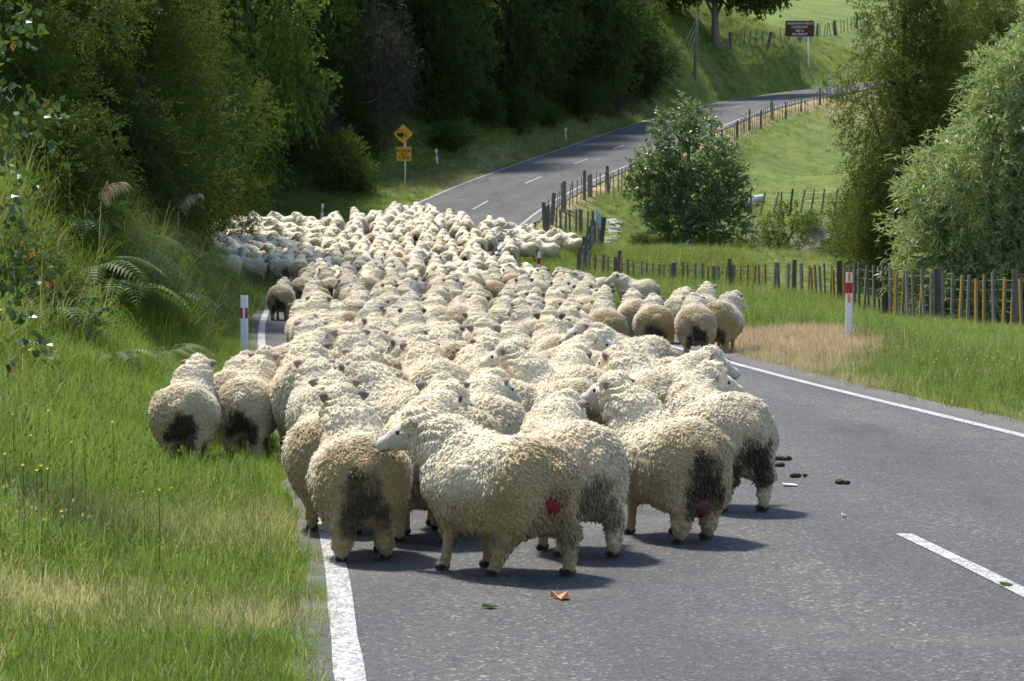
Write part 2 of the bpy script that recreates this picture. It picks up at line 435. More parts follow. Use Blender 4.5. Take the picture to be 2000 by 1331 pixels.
CT = []
for y in (-18, -8, 0, 8, 14, 20, 28, 36, 44, 52, 60, 68, 76, 84, 92, 98, 104, 110, 116, 122, 130, 140, 150, 160, 170, 180, 190, 200, 210):
    for off in (-3.4, 3.4):
        x_, y_, z_ = rd(y, off); CT.append((x_, y_, z_ - 0.03))
for y, prof in {   # left side of the road: offset from centre, height over the road
    -10: [(-6, .2), (-9, 2.2), (-16, 6)], 10: [(-4.6, .03), (-6.2, .25), (-8, 1.1), (-11, 3.4), (-18, 7.5), (-32, 13)],
    16: [(-4.4, .03), (-6.2, .2), (-8, 1.0), (-11, 3.6), (-18, 7.5)],
    23: [(-4.4, .05), (-6.2, .2), (-7.5, .9), (-9, 2.2), (-12, 4.5), (-19, 7.8), (-35, 15)],
    30: [(-4.4, .05), (-5.3, .5), (-6.4, 1.9), (-8, 3.0), (-11, 4.7)],
    36: [(-3.8, .08), (-4.7, 1.35), (-5.6, 2.5), (-7.5, 3.4), (-11, 4.9), (-20, 8.6), (-35, 16)],
    43: [(-3.8, .08), (-4.7, 1.35), (-5.6, 2.5), (-7.5, 3.4), (-11, 4.9)],
    50: [(-3.8, .08), (-4.7, 1.1), (-5.6, 2.1), (-7.5, 3.1), (-11, 4.9), (-20, 8.6), (-36, 16)],
    57: [(-3.8, .1), (-4.7, 1.1), (-5.6, 2.1), (-7.5, 3.1), (-11, 4.8)],
    63: [(-4.4, .12), (-5.3, 1.2), (-6.2, 2.1), (-8, 3.0), (-11, 4.4), (-20, 7.4), (-36, 16)],
    72: [(-4.2, .1), (-6.6, .3), (-9, 1.9), (-13, 3.2), (-36, 16)],
    84: [(-6, .05), (-9, .1), (-13, .4), (-18, 2.0), (-36, 13)],
    95: [(-5, 0), (-8, 0), (-12, .1), (-18, .8), (-36, 10)],
    105: [(-4.5, -.1), (-7.5, 0), (-11, .8), (-16, 3), (-36, 14)],
    116: [(-4.6, 0), (-6.5, .5), (-9, 2.2), (-16, 6), (-36, 16)],
    130: [(-4.4, .1), (-5.8, 1.0), (-9, 3), (-18, 8), (-36, 18)],
    150: [(-4.4, .1), (-6, 1.2), (-9, 3), (-18, 8), (-36, 18)],
}.items():
    for off, dz in prof:
        x_, y_, z_ = rd(y, off); CT.append((x_, y_, z_ + dz))
for y in (124, 134, 144, 154, 164, 174, 184, 194, 204):
    for off, dz in ((4.5, -.55), (8, -1.6)):
        x_, y_, z_ = rd(y, off); CT.append((x_, y_, z_ + dz))
for u, v, d in [(1300, 192, 168), (1340, 100, 182), (1420, 150, 176), (1500, 112, 192), (1560, 135, 193), (1420, 96, 188), (1560, 84, 205), (1690, 45, 232), (1400, 40, 216),
                (1400, 0, 238), (1600, 0, 262), (1280, 60, 215), (1200, 0, 245), (1750, -60, 300), (1400, -110, 330), (1000, -150, 330), (1700, -240, 420), (1200, -300, 420), (1950, -60, 300),
                # right paddock, creek, pasture
                (1300, 497, 88), (1250, 482, 92), (1450, 492, 88), (1230, 500, 84), (1200, 470, 93), (1470, 432, 108), (1400, 425, 110), (1640, 452, 106), (1800, 460, 106), (1500, 350, 128), (1640, 340, 128), (1550, 280, 150), (1450, 320, 138),
                (1320, 340, 130), (1900, 330, 140), (2100, 250, 180), (2000, 150, 230)]:
    CT.append(tuple(P(u, v, d)))
CT += [(8.5, 50, -.33), (9.6, 44, -.25), (7.15, 62, -.36), (5.0, 69, -.42), (3.5, 73.5, -.32), (2.0, 77.3, -.08), (10.5, 36, -.15), (11, 25, -.1), (9, 14, 0), (8, 5, 0), (8, -10, 0),
       (15, 50, -.8), (11, 60, -.7), (13, 75, -.7), (22, 60, -1), (8, 76, -.55), (25, 30, -.5), (25, 0, 0), (35, 90, -.5), (5.4, 80, .35),
       (9.5, 98, -.8), (10.2, 103, -.6), (13.5, 100, -1.0), (13.2, 103, -.7), (18, 101, -.9), (18, 104, -.6), (28, 102, -.8), (28, 108, 1.6),
       (2.9, 86, .92), (1.6, 97.5, 1.40), (3.0, 97.5, 1.36), (2.2, 104, 2.45), (3.4, 108, 3.0), (6.5, 95, 1.15), (60, 120, 3), (70, 180, 10), (80, 250, 22), (90, 60, 2), (90, 0, 1), (-60, 0, 18), (-60, 80, 22), (-60, 160, 32), (-60, 300, 45), (90, 400, 60), (0, 420, 60), (-60, 420, 62)]
CT = np.array(CT)
def _U(r2): return np.where(r2 > 1e-12, 0.5 * r2 * np.log(np.maximum(r2, 1e-12)), 0)
_c = CT[:, :2] / 20.0
_n = len(_c)
_K = _U(((_c[:, None] - _c[None]) ** 2).sum(-1)) + np.eye(_n) * 0.0008
_Pm = np.concatenate([np.ones((_n, 1)), _c], 1)
_A = np.block([[_K, _Pm], [_Pm.T, np.zeros((3, 3))]])
_w = np.linalg.solve(_A, np.concatenate([CT[:, 2], np.zeros(3)]))
def tps(x, y):
    q = np.stack([x, y], 1) / 20.0; out = np.zeros(len(q))
    for i in range(0, len(q), 20000):
        r = q[i:i + 20000]
        out[i:i + 20000] = _U(((r[:, None] - _c[None]) ** 2).sum(-1)) @ _w[:_n] + _w[_n] + r @ _w[_n + 1:]
    return out
def ground_v(x, y, rough=True):
    x = np.asarray(x, float).ravel(); y = np.asarray(y, float).ravel()
    z = tps(x, y)
    _, off, zr = road_frame(x, y); a = np.abs(off)
    if rough:
        z = z + (n2(x, y, 0.8, 3) - .5) * 0.16 * np.clip((a - 4) / 3, 0, 1) + (n2(x, y, 0.16, 5) - .5) * 0.5 * np.clip((y - 165) / 30, 0, 1)
    w = np.clip((a - 3.15) / 1.4, 0, 1); w = w * w * (3 - 2 * w)
    return (zr - 0.05) * (1 - w) + z * w
def ground(x, y): return float(ground_v([x], [y])[0])
def on_ground(u, v, d0=8, d1=330):
    """where the sight line through a photo pixel meets the ground"""
    d = np.concatenate([np.arange(d0, 60, .1), np.arange(60, d1, .25)])
    x = (u - 1000) * d / F; z = CH - (v - HZ) * d / F
    g = ground_v(x, d, False)
    hit = np.nonzero(z <= g)[0]
    k = hit[0] if len(hit) else len(d) - 1
    return x[k], d[k]

xs = np.concatenate([np.arange(-80, -20, 2.5), np.arange(-20, 22, .4), np.arange(22, 100, 2.0)])
ys = np.concatenate([np.arange(-20, 4, 1.5), np.arange(4, 70, .4), np.arange(70, 135, .5), np.arange(135, 260, 1.3), np.arange(260, 430, 5)])
GX, GY = np.meshgrid(xs, ys)
gx, gy = GX.ravel(), GY.ravel()
gz = ground_v(gx, gy)
nx, ny = len(xs), len(ys)
idx = np.arange(nx * ny).reshape(ny, nx)
quads = np.stack([idx[:-1, :-1], idx[:-1, 1:], idx[1:, 1:], idx[1:, :-1]], -1).reshape(-1, 4)
_, goff, gzr = road_frame(gx, gy)
slope = np.hypot(*np.gradient(gz.reshape(ny, nx), ys, xs)).ravel()
def smooth01(a, lo, hi):
    t = np.clip((a - lo) / (hi - lo), 0, 1); return t * t * (3 - 2 * t)
def dead_mask(x, y, off):
    """straw-coloured sprayed strip round the right marker post, verge of the upper road, mown left edge"""
    n = n2(x, y, 1.1, 11)
    a = np.exp(-(((off - 4.4 - (y - 34) * .03) / 1.25) ** 2) - (((y - 36.0) / 4.2) ** 2)) * 1.25
    b = smooth01(off, 2.9, 3.3) * (1 - smooth01(off, 3.6, 5.0)) * smooth01(y, 95, 100) * .95
    c = smooth01(-off, 2.9, 3.3) * (1 - smooth01(-off, 4.4, 6.0)) * smooth01(y, 108, 114) * (1 - smooth01(y, 150, 175)) * .45
    e = np.exp(-(((-off - 4.2) / 0.9) ** 2)) * (1 - smooth01(y, 12.5, 16)) * .55
    g = smooth01(off, 2.9, 3.2) * (1 - smooth01(off, 3.3, 4.2)) * (1 - smooth01(y, 50, 60)) * .30
    f = np.exp(-((x - 21) / 5.0) ** 2 - ((y - 178) / 5) ** 2) * .6
    return np.clip((a + b + c + e + f + g) * (0.55 + 0.8 * n), 0, 1)
dead = dead_mask(gx, gy, goff)
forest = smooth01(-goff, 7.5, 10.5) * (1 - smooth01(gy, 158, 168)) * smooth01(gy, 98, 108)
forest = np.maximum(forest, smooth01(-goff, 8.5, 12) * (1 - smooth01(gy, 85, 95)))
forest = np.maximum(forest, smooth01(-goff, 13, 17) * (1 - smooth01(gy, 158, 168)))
clay = smooth01(slope, .42, .75) * (gx > 7) * (gy > 95) * (gy < 115)
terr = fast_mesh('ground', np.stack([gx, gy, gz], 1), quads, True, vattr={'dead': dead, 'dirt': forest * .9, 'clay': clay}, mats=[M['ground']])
tag(link('ground', terr), 'grassy roadside land rising to bush and pasture', 'ground', kind='structure')

# road ribbon
def ribbon(name, offs, s0, s1, lift, mat, step=0.5, wob=0.0, attrs=None, wobseed=0):
    s = np.arange(s0, s1, step); c = road_xy(s)
    tt = np.gradient(c, axis=0); tt /= np.linalg.norm(tt, axis=1)[:, None]; nn = np.stack([tt[:, 1], -tt[:, 0]], 1)
    zz = np.interp(s, SS, RZZ)
    V = []; off_all = []
    for j, o in enumerate(offs):
        oo = np.full(len(s), o)
        if wob and j in (0, len(offs) - 1): oo = oo + (n2(s, s * 0 + j * 9 + wobseed, 1.7, 21) - .5) * wob * 2 + (n2(s, s * 0 + j * 5, 5.1, 22) - .5) * wob
        V.append(np.concatenate([c + nn * oo[:, None], (zz + lift)[:, None]], 1)); off_all.append(oo)
    V = np.stack(V, 1); k = len(offs); n = len(s)
    ii = np.arange(n * k).reshape(n, k)
    q = np.stack([ii[:-1, :-1], ii[:-1, 1:], ii[1:, 1:], ii[1:, :-1]], -1).reshape(-1, 4)
    va = attrs(np.stack(off_all, 1).ravel()) if attrs else None
    return fast_mesh(name, V.reshape(-1, 3), q, True, vattr=va, mats=[mat])
offs = [-3.04, -2.95, -2.85, -2.4, -2.0, -1.6, -1.1, -.6, -.2, .2, .6, 1.1, 1.6, 2.0, 2.4, 2.85, 3.0, 3.35]
def rattr(o):
    a = np.abs(o); tr = np.exp(-((a - .75) / .35) ** 2) + np.exp(-((a - 2.2) / .35) ** 2)
    return {'track': 1 - tr.clip(0, 1), 'edge': smooth01(a, 2.8, 3.2)}
tag(link('road', ribbon('road', offs, 0, cum[-1] - .6, 0.0, M['road'], 0.5, 0.07, rattr)), 'grey chip seal country road curving uphill', 'road', kind='structure')
for o, lab in ((-HALF, 'left'), (HALF, 'right')):
    me = ribbon('edge_line', [o - .055, o + .055], 1, cum[-1] - 1, 0.004, M['paint'], 0.4, 0.006)
    tag(link('edge_line', me), 'white painted line along the %s edge of the road' % lab, 'road marking', kind='structure')
def s_at(y): return float(np.interp(y, RXY[:, 1], SS))
for y in (8.9, 19, 29, 39, 49, 59, 69, 79, 89, 104.6, 113.6, 122.3, 131, 141, 151, 161, 171, 181, 191):
    s0 = s_at(y); s1 = s0 + (4.9 if y < 10 else 3.0); c_ = .21 if y < 10 else .12 if y < 20 else 0
    me = ribbon('centre_dash', [c_ - .045, c_ + .045], s0, s1, 0.004, M['paint'], 0.2, 0.006)
    tag(link('centre_dash', me), 'white dash on the centre of the road', 'road marking', kind='structure')

# ------------------------------------------------------------------ trees, shrubs
def crown_mesh(name, blobs, leaves, L, Wd, mat, seed, twig=.5, per=14, droop=.25, up=.2, shell=.5, fold=.25, bias=None):
    """many small leaves carried on short twigs spread through the volume of several clumps"""
    r = np.random.default_rng(seed)
    B = np.array([b[:3] for b in blobs], float); R = np.array([b[3:6] for b in blobs], float)
    w = (R.prod(1)) ** (2 / 3); w /= w.sum()
    nt_ = max(1, leaves // per)
    bi = r.choice(len(B), nt_, p=w)
    dv = r.normal(0, 1, (nt_, 3)); dv /= np.linalg.norm(dv, axis=1)[:, None]
    rad = shell + (1 - shell) * r.random(nt_) ** .6
    lum = vnoise(dv * 2.3 + bi[:, None] * 5.1, seed)
    rad = rad * (.72 + .5 * lum)
    c = B[bi] + dv * R[bi] * rad[:, None]
    td = dv + r.normal(0, .45, (nt_, 3)) + np.array([0, 0, up - droop]); td /= np.linalg.norm(td, axis=1)[:, None]
    k = np.repeat(np.arange(nt_), per); n = len(k)
    tt = r.random(n)
    sag_ = np.array([0, 0, -1.0]) * (droop * tt ** 2)[:, None] * twig
    p = c[k] + td[k] * (tt * twig)[:, None] + sag_ + r.normal(0, .05 * twig, (n, 3))
    ld = td[k] * .8 + r.normal(0, .6, (n, 3)) + np.array([0, 0, -droop]); ld /= np.linalg.norm(ld, axis=1)[:, None]
    sd = np.cross(ld, r.normal(0, 1, (n, 3)) + np.array([0, 0, .6])); sd /= np.linalg.norm(sd, axis=1)[:, None]
    nn = np.cross(sd, ld)
    l = (L * r.uniform(.65, 1.25, n))[:, None]; wv = (Wd * r.uniform(.7, 1.2, n))[:, None] * .5
    V = np.stack([p, p + ld * l * .45 + sd * wv + nn * wv * fold, p + ld * l + nn * l * -.08, p + ld * l * .45 - sd * wv + nn * wv * fold], 1).reshape(-1, 3)
    Fq = np.arange(n * 4).reshape(n, 4)
    return fast_mesh(name, V, Fq, False, fattr=dict(rnd=r.random(n), clump=np.repeat((r.random(nt_) * .7 + lum * .3), per)), mats=[mat])

def trunk_mesh(name, base_r, h, blobs, mat, seed, lean=(0, 0), limbs=7):
    r = random.Random(seed); m = MB()
    pts = []; n = 7
    for i in range(n):
        t = i / (n - 1); pts.append((lean[0] * t * t + r.uniform(-.04, .04) * h * .1, lean[1] * t * t + r.uniform(-.04, .04) * h * .1, -.3 + (h + .3) * t))
    m.tube(pts, [base_r * (1.25 if i == 0 else 1 - .75 * i / (n - 1)) for i in range(n)], 9)
    bl = list(blobs); r.shuffle(bl)
    for b in bl[:limbs]:
        s = pts[r.randint(2, n - 2)]; e = np.array(b[:3]) + np.array([r.uniform(-.3, .3) * b[3], r.uniform(-.3, .3) * b[4], r.uniform(-.2, .5) * b[5]])
        s = np.array(s); mid = (s + e) / 2 + np.array([0, 0, -.06 * np.linalg.norm(e - s)])
        m.tube([s, s * .6 + mid * .4, mid, mid * .4 + e * .6, e], [base_r * .45, base_r * .38, base_r * .28, base_r * .18, base_r * .06], 6)
    return m.mesh(name, mat, True)

class Kind:
    """one kind of tree: a crown mesh and a trunk mesh shared by its copies"""
    def __init__(s, name, cat, blobs, leaves, L, Wd, leaf, bark, seed, tr=.15, th=None, lean=(0, 0), limbs=7, **kw):
        s.name, s.cat = name, cat
        s.crown = crown_mesh('crown', blobs, leaves, L, Wd, M[leaf], seed, **kw)
        s.trunk = trunk_mesh('trunk', tr, th or max(b[2] for b in blobs), blobs, M[bark], seed, lean, limbs)
    def put(s, x, y, label, scale=1.0, rz=0.0, sz=None, group=None, dz=0.0, z=None):
        o = empty(s.name, (x, y, (ground(x, y) if z is None else z) + dz), rz)
        o.scale = (scale, scale, sz or scale)
        tag(o, label, s.cat, group)
        for nm, me in (('crown', s.crown), ('trunk', s.trunk)):
            c = bpy.data.objects.new(nm, me); COL.objects.link(c); c.parent = o
        return o

def rblobs(seed, n, rx, rz, z0, z1, br):
    r = random.Random(seed); out = []
    for i in range(n):
        t = (i + .5) / n; a = r.uniform(0, 6.28); z = z0 + (z1 - z0) * t
        prof = math.sin(math.pi * min(1, .18 + .8 * t)) ** .7
        q = r.uniform(.25, .85) * rx * prof
        b = br * r.uniform(.75, 1.25) * (.6 + .5 * prof)
        out.append((q * math.cos(a), q * math.sin(a), z, b, b, b * rz))
    return out

K = {}
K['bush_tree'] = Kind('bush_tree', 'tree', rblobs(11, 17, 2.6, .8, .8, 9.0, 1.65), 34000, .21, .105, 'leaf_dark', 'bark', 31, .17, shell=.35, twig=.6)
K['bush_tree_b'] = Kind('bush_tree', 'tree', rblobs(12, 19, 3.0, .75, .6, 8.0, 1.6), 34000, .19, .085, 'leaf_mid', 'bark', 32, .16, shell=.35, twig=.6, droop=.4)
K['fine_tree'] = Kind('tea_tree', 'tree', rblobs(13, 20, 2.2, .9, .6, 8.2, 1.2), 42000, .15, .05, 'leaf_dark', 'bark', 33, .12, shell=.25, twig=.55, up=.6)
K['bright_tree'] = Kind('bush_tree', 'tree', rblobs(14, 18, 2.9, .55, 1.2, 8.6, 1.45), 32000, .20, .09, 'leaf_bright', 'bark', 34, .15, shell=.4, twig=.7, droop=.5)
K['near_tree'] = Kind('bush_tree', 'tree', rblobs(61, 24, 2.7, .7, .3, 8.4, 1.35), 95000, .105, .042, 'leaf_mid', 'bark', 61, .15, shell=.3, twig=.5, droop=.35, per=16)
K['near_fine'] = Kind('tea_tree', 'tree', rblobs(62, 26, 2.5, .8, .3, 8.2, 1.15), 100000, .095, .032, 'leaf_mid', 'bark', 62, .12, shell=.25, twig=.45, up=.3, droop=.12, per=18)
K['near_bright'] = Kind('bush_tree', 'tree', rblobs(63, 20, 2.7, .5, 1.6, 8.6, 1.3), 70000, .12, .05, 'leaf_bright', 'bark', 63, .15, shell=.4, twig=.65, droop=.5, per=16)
K['dark_shrub'] = Kind('shrub', 'shrub', rblobs(15, 9, 1.3, .8, .3, 2.2, .75), 22000, .085, .036, 'leaf_dark', 'bark', 35, .05, shell=.3, twig=.35, up=.4)
K['mid_shrub'] = Kind('shrub', 'shrub', rblobs(16, 9, 1.3, .8, .3, 2.0, .75), 20000, .08, .032, 'leaf_mid', 'bark', 36, .05, shell=.3, twig=.35, up=.5)
K['bright_shrub'] = Kind('shrub', 'shrub', rblobs(17, 8, .9, 1.1, .3, 2.0, .55), 7000, .10, .04, 'leaf_bright', 'bark', 37, .04, shell=.25, twig=.4, up=.8)
K['twiggy_shrub'] = Kind('dead_shrub', 'shrub', rblobs(18, 10, 1.6, .9, .4, 3.4, .9), 12000, .26, .014, 'twig_dead', 'greybark', 38, .06, shell=.1, twig=.6, up=.3)

# the wall of native bush left of the road: (kind, photo column, distance, scale, height factor, label)
FOREST = [
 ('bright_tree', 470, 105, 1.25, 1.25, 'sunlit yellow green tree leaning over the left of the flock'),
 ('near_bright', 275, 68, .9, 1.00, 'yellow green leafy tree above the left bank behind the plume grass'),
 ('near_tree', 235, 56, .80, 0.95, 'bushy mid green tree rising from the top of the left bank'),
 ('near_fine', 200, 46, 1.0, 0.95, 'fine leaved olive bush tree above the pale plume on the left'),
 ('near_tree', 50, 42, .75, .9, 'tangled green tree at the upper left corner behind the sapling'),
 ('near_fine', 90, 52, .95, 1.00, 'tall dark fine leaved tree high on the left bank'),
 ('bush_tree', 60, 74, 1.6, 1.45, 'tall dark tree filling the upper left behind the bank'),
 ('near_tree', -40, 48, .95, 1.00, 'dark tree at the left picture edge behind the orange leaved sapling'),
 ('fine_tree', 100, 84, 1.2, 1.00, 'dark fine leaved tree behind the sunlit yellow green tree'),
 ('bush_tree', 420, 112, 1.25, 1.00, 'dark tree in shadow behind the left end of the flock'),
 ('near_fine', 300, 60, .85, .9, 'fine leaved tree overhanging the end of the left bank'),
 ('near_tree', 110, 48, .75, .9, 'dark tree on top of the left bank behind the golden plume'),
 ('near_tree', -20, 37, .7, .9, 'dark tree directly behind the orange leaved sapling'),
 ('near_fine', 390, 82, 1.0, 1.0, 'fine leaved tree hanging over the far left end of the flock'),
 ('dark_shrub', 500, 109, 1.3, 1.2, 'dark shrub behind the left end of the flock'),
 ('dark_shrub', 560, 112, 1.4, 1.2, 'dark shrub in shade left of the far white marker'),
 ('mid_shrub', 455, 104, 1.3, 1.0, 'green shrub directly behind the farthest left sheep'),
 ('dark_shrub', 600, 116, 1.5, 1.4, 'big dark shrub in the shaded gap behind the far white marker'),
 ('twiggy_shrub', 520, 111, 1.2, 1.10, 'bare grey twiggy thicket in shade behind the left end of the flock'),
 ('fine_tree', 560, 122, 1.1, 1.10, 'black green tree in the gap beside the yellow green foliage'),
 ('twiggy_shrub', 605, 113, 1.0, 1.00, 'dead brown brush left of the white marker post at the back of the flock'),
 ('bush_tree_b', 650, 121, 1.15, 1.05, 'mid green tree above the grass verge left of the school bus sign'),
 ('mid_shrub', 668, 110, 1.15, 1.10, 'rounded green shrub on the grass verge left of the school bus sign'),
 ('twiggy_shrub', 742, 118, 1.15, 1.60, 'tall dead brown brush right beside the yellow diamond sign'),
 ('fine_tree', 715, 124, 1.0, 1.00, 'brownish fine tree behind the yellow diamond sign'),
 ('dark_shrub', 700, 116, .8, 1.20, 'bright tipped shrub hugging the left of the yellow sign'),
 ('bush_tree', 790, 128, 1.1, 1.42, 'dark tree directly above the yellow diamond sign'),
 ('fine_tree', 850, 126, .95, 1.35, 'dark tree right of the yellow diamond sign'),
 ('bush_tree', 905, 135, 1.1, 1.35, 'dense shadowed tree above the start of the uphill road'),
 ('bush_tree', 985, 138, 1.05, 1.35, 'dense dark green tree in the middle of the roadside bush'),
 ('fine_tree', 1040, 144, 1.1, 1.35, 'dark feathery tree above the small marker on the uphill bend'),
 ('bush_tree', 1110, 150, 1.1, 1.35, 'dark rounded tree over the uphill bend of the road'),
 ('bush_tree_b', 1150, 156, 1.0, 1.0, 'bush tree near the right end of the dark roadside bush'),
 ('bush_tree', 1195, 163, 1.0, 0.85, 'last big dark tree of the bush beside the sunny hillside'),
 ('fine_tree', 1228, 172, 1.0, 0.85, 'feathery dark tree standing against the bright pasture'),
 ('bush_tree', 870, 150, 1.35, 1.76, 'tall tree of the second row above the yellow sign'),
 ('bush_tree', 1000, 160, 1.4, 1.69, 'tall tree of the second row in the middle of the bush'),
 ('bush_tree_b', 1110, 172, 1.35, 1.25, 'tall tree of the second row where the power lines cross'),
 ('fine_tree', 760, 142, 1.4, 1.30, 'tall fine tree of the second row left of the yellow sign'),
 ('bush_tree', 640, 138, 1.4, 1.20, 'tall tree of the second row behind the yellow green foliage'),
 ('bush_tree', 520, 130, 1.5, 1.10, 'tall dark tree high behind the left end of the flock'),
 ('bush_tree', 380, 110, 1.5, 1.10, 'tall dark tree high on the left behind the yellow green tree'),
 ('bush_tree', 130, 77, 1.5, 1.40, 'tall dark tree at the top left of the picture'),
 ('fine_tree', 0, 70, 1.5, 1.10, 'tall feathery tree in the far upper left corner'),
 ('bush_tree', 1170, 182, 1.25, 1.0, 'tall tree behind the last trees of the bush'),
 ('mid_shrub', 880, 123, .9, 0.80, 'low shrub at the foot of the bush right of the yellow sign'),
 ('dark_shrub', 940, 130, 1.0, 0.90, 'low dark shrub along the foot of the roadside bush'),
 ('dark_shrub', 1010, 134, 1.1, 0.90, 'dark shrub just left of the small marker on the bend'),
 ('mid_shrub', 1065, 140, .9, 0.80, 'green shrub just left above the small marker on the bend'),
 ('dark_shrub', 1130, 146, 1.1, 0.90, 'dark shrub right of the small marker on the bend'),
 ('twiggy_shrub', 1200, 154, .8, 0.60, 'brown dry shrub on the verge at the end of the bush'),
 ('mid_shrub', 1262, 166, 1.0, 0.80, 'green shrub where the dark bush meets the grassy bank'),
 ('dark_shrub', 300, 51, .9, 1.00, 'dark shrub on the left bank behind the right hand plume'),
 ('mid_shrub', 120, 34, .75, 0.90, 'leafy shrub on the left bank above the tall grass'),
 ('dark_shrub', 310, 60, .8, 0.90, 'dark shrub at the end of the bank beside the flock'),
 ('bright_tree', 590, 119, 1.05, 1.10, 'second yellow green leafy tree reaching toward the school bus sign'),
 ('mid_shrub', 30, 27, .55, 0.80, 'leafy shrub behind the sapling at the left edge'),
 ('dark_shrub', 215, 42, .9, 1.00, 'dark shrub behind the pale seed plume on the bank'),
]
rf = random.Random(5)
for kd, u, d, sc, hf, lab in FOREST:
    x = (u - 1000) * d / F
    K[kd].put(x, d, lab, sc, rf.uniform(0, 6.28), sc * hf, 'trees and shrubs of the roadside bush', dz=-.15)

# centre broadleaf tree, willow, olive tree, pasture tree
blp = [(0, 0, 1.6, 1.45, 1.4, 1.2), (-.9, .2, 2.6, 1.1, 1.1, 1.0), (.9, -.1, 2.5, 1.15, 1.1, 1.0), (.1, -.3, 3.6, 1.15, 1.1, 1.1), (-.5, .1, 4.3, .75, .7, .8), (.35, .2, 4.7, .55, .6, .75), (1.35, .1, 1.7, .8, .9, .8), (-1.25, -.2, 1.9, .85, .8, .9), (-.15, 0, 5.2, .35, .35, .55), (1.5, 0, 2.9, .5, .5, .45), (-1.6, 0, 3.0, .5, .5, .5), (-.6, -.5, .75, 1.2, 1.0, .7), (.8, -.5, .8, 1.2, 1.0, .7), (0, .6, .9, 1.4, .8, .8), (1.75, .2, 2.1, .7, .7, .9), (-1.7, 0, 2.1, .6, .7, .8)]
K['poplar'] = Kind('broadleaf_tree', 'tree', blp + [(.55, .1, 5.0, .22, .22, .6), (-.75, .1, 4.9, .2, .2, .5), (1.2, .1, 3.9, .25, .25, .5), (-1.3, 0, 3.6, .28, .28, .6), (1.75, 0, 3.3, .22, .22, .45), (-1.95, 0, 2.6, .25, .25, .5)], 27000, .115, .10, 'leaf_poplar', 'greybark', 41, .13, 4.6, shell=.42, twig=.45, up=.5, droop=.1)
x, y = 6.55, 95; K['poplar'].put(x, y, 'rounded dark green tree with glittering leaves beside the road fence', 1.06, .4, .93)
blw = [(-.2, -.4, 1.2, 1.6, 1.3, 1.0), (.4, -.2, 2.4, 1.7, 1.4, 1.1), (-.3, 0, 3.3, 1.45, 1.4, 1.1), (.9, -.2, 4.3, 1.5, 1.4, 1.2), (-.8, .1, 2.2, 1.2, 1.2, .8), (1.6, 0, 5.4, 1.5, 1.4, 1.2), (.6, 0, 5.2, 1.0, 1.1, .9), (-1.15, -.2, 1.5, .9, 1, .55), (2.2, -.3, 2.0, 1.7, 1.3, 1.3), (2.4, -.3, 3.8, 1.6, 1.3, 1.3), (-.6, -.3, .5, 1.3, 1.1, .7), (1.6, -.4, .7, 1.6, 1.1, .8), (2.2, .2, 6.4, 1.4, 1.2, 1.0)]
K['willow'] = Kind('willow_tree', 'tree', blw, 110000, .19, .036, 'leaf_willow', 'greybark', 42, .16, 4.5, shell=.45, twig=.55, up=.35, droop=.35, per=18)
K['willow'].put(10.3, 55, 'pale silvery willow with narrow leaves at the right picture edge', 1.0, 0.0, 1.0)
blo = rblobs(43, 34, 2.7, 1.0, .4, 9.5, 1.15)
K['olive'] = Kind('feathery_tree', 'tree', blo, 130000, .12, .030, 'leaf_olive', 'bark', 43, .2, 9, shell=.15, twig=.55, up=.15, droop=.35, per=20)
K['olive'].put(12.3, 80, 'tall feathery olive green tree between the pasture and the pale willow', 1.0, 1.0, 1.06)
K['olive'].put(16.6, 88, 'second feathery olive tree half hidden behind the pale willow', 1.05, 3.0, 1.05)
K['olive'].put(18.5, 100, 'dark feathery tree at the upper right behind the willow', 1.2, 5.0, 1.25)
blt = [(-3.2, 0, 4.7, 1.8, 1.8, 1.3), (3.2, 0, 4.6, 1.9, 1.9, 1.4), (1.6, -1, 4.2, 1.7, 1.6, 1.0), (-1.3, .6, 5.0, 1.9, 1.9, 1.4), (0, 0, 6.8, 3.0, 2.8, 1.8), (4.6, 0, 4.0, 1.1, 1.1, .8), (-4.6, .4, 5.0, 1.2, 1.2, 1.0), (2.2, 1.5, 5.8, 2, 2, 1.4), (-3, 0, 6.5, 2, 2, 1.4), (2.9, -.6, 3.3, 1.0, 1.0, .7)]
K['paddock'] = Kind('paddock_tree', 'tree', blt, 30000, .30, .17, 'leaf_mid', 'greybark', 44, .34, 6.5, shell=.4, twig=.8, droop=.4)
px, py = on_ground(1397, 92, 150); K['paddock'].put(px, py, 'spreading shade tree with a straight trunk in the hill pasture', 1.0, .0, 1.0)
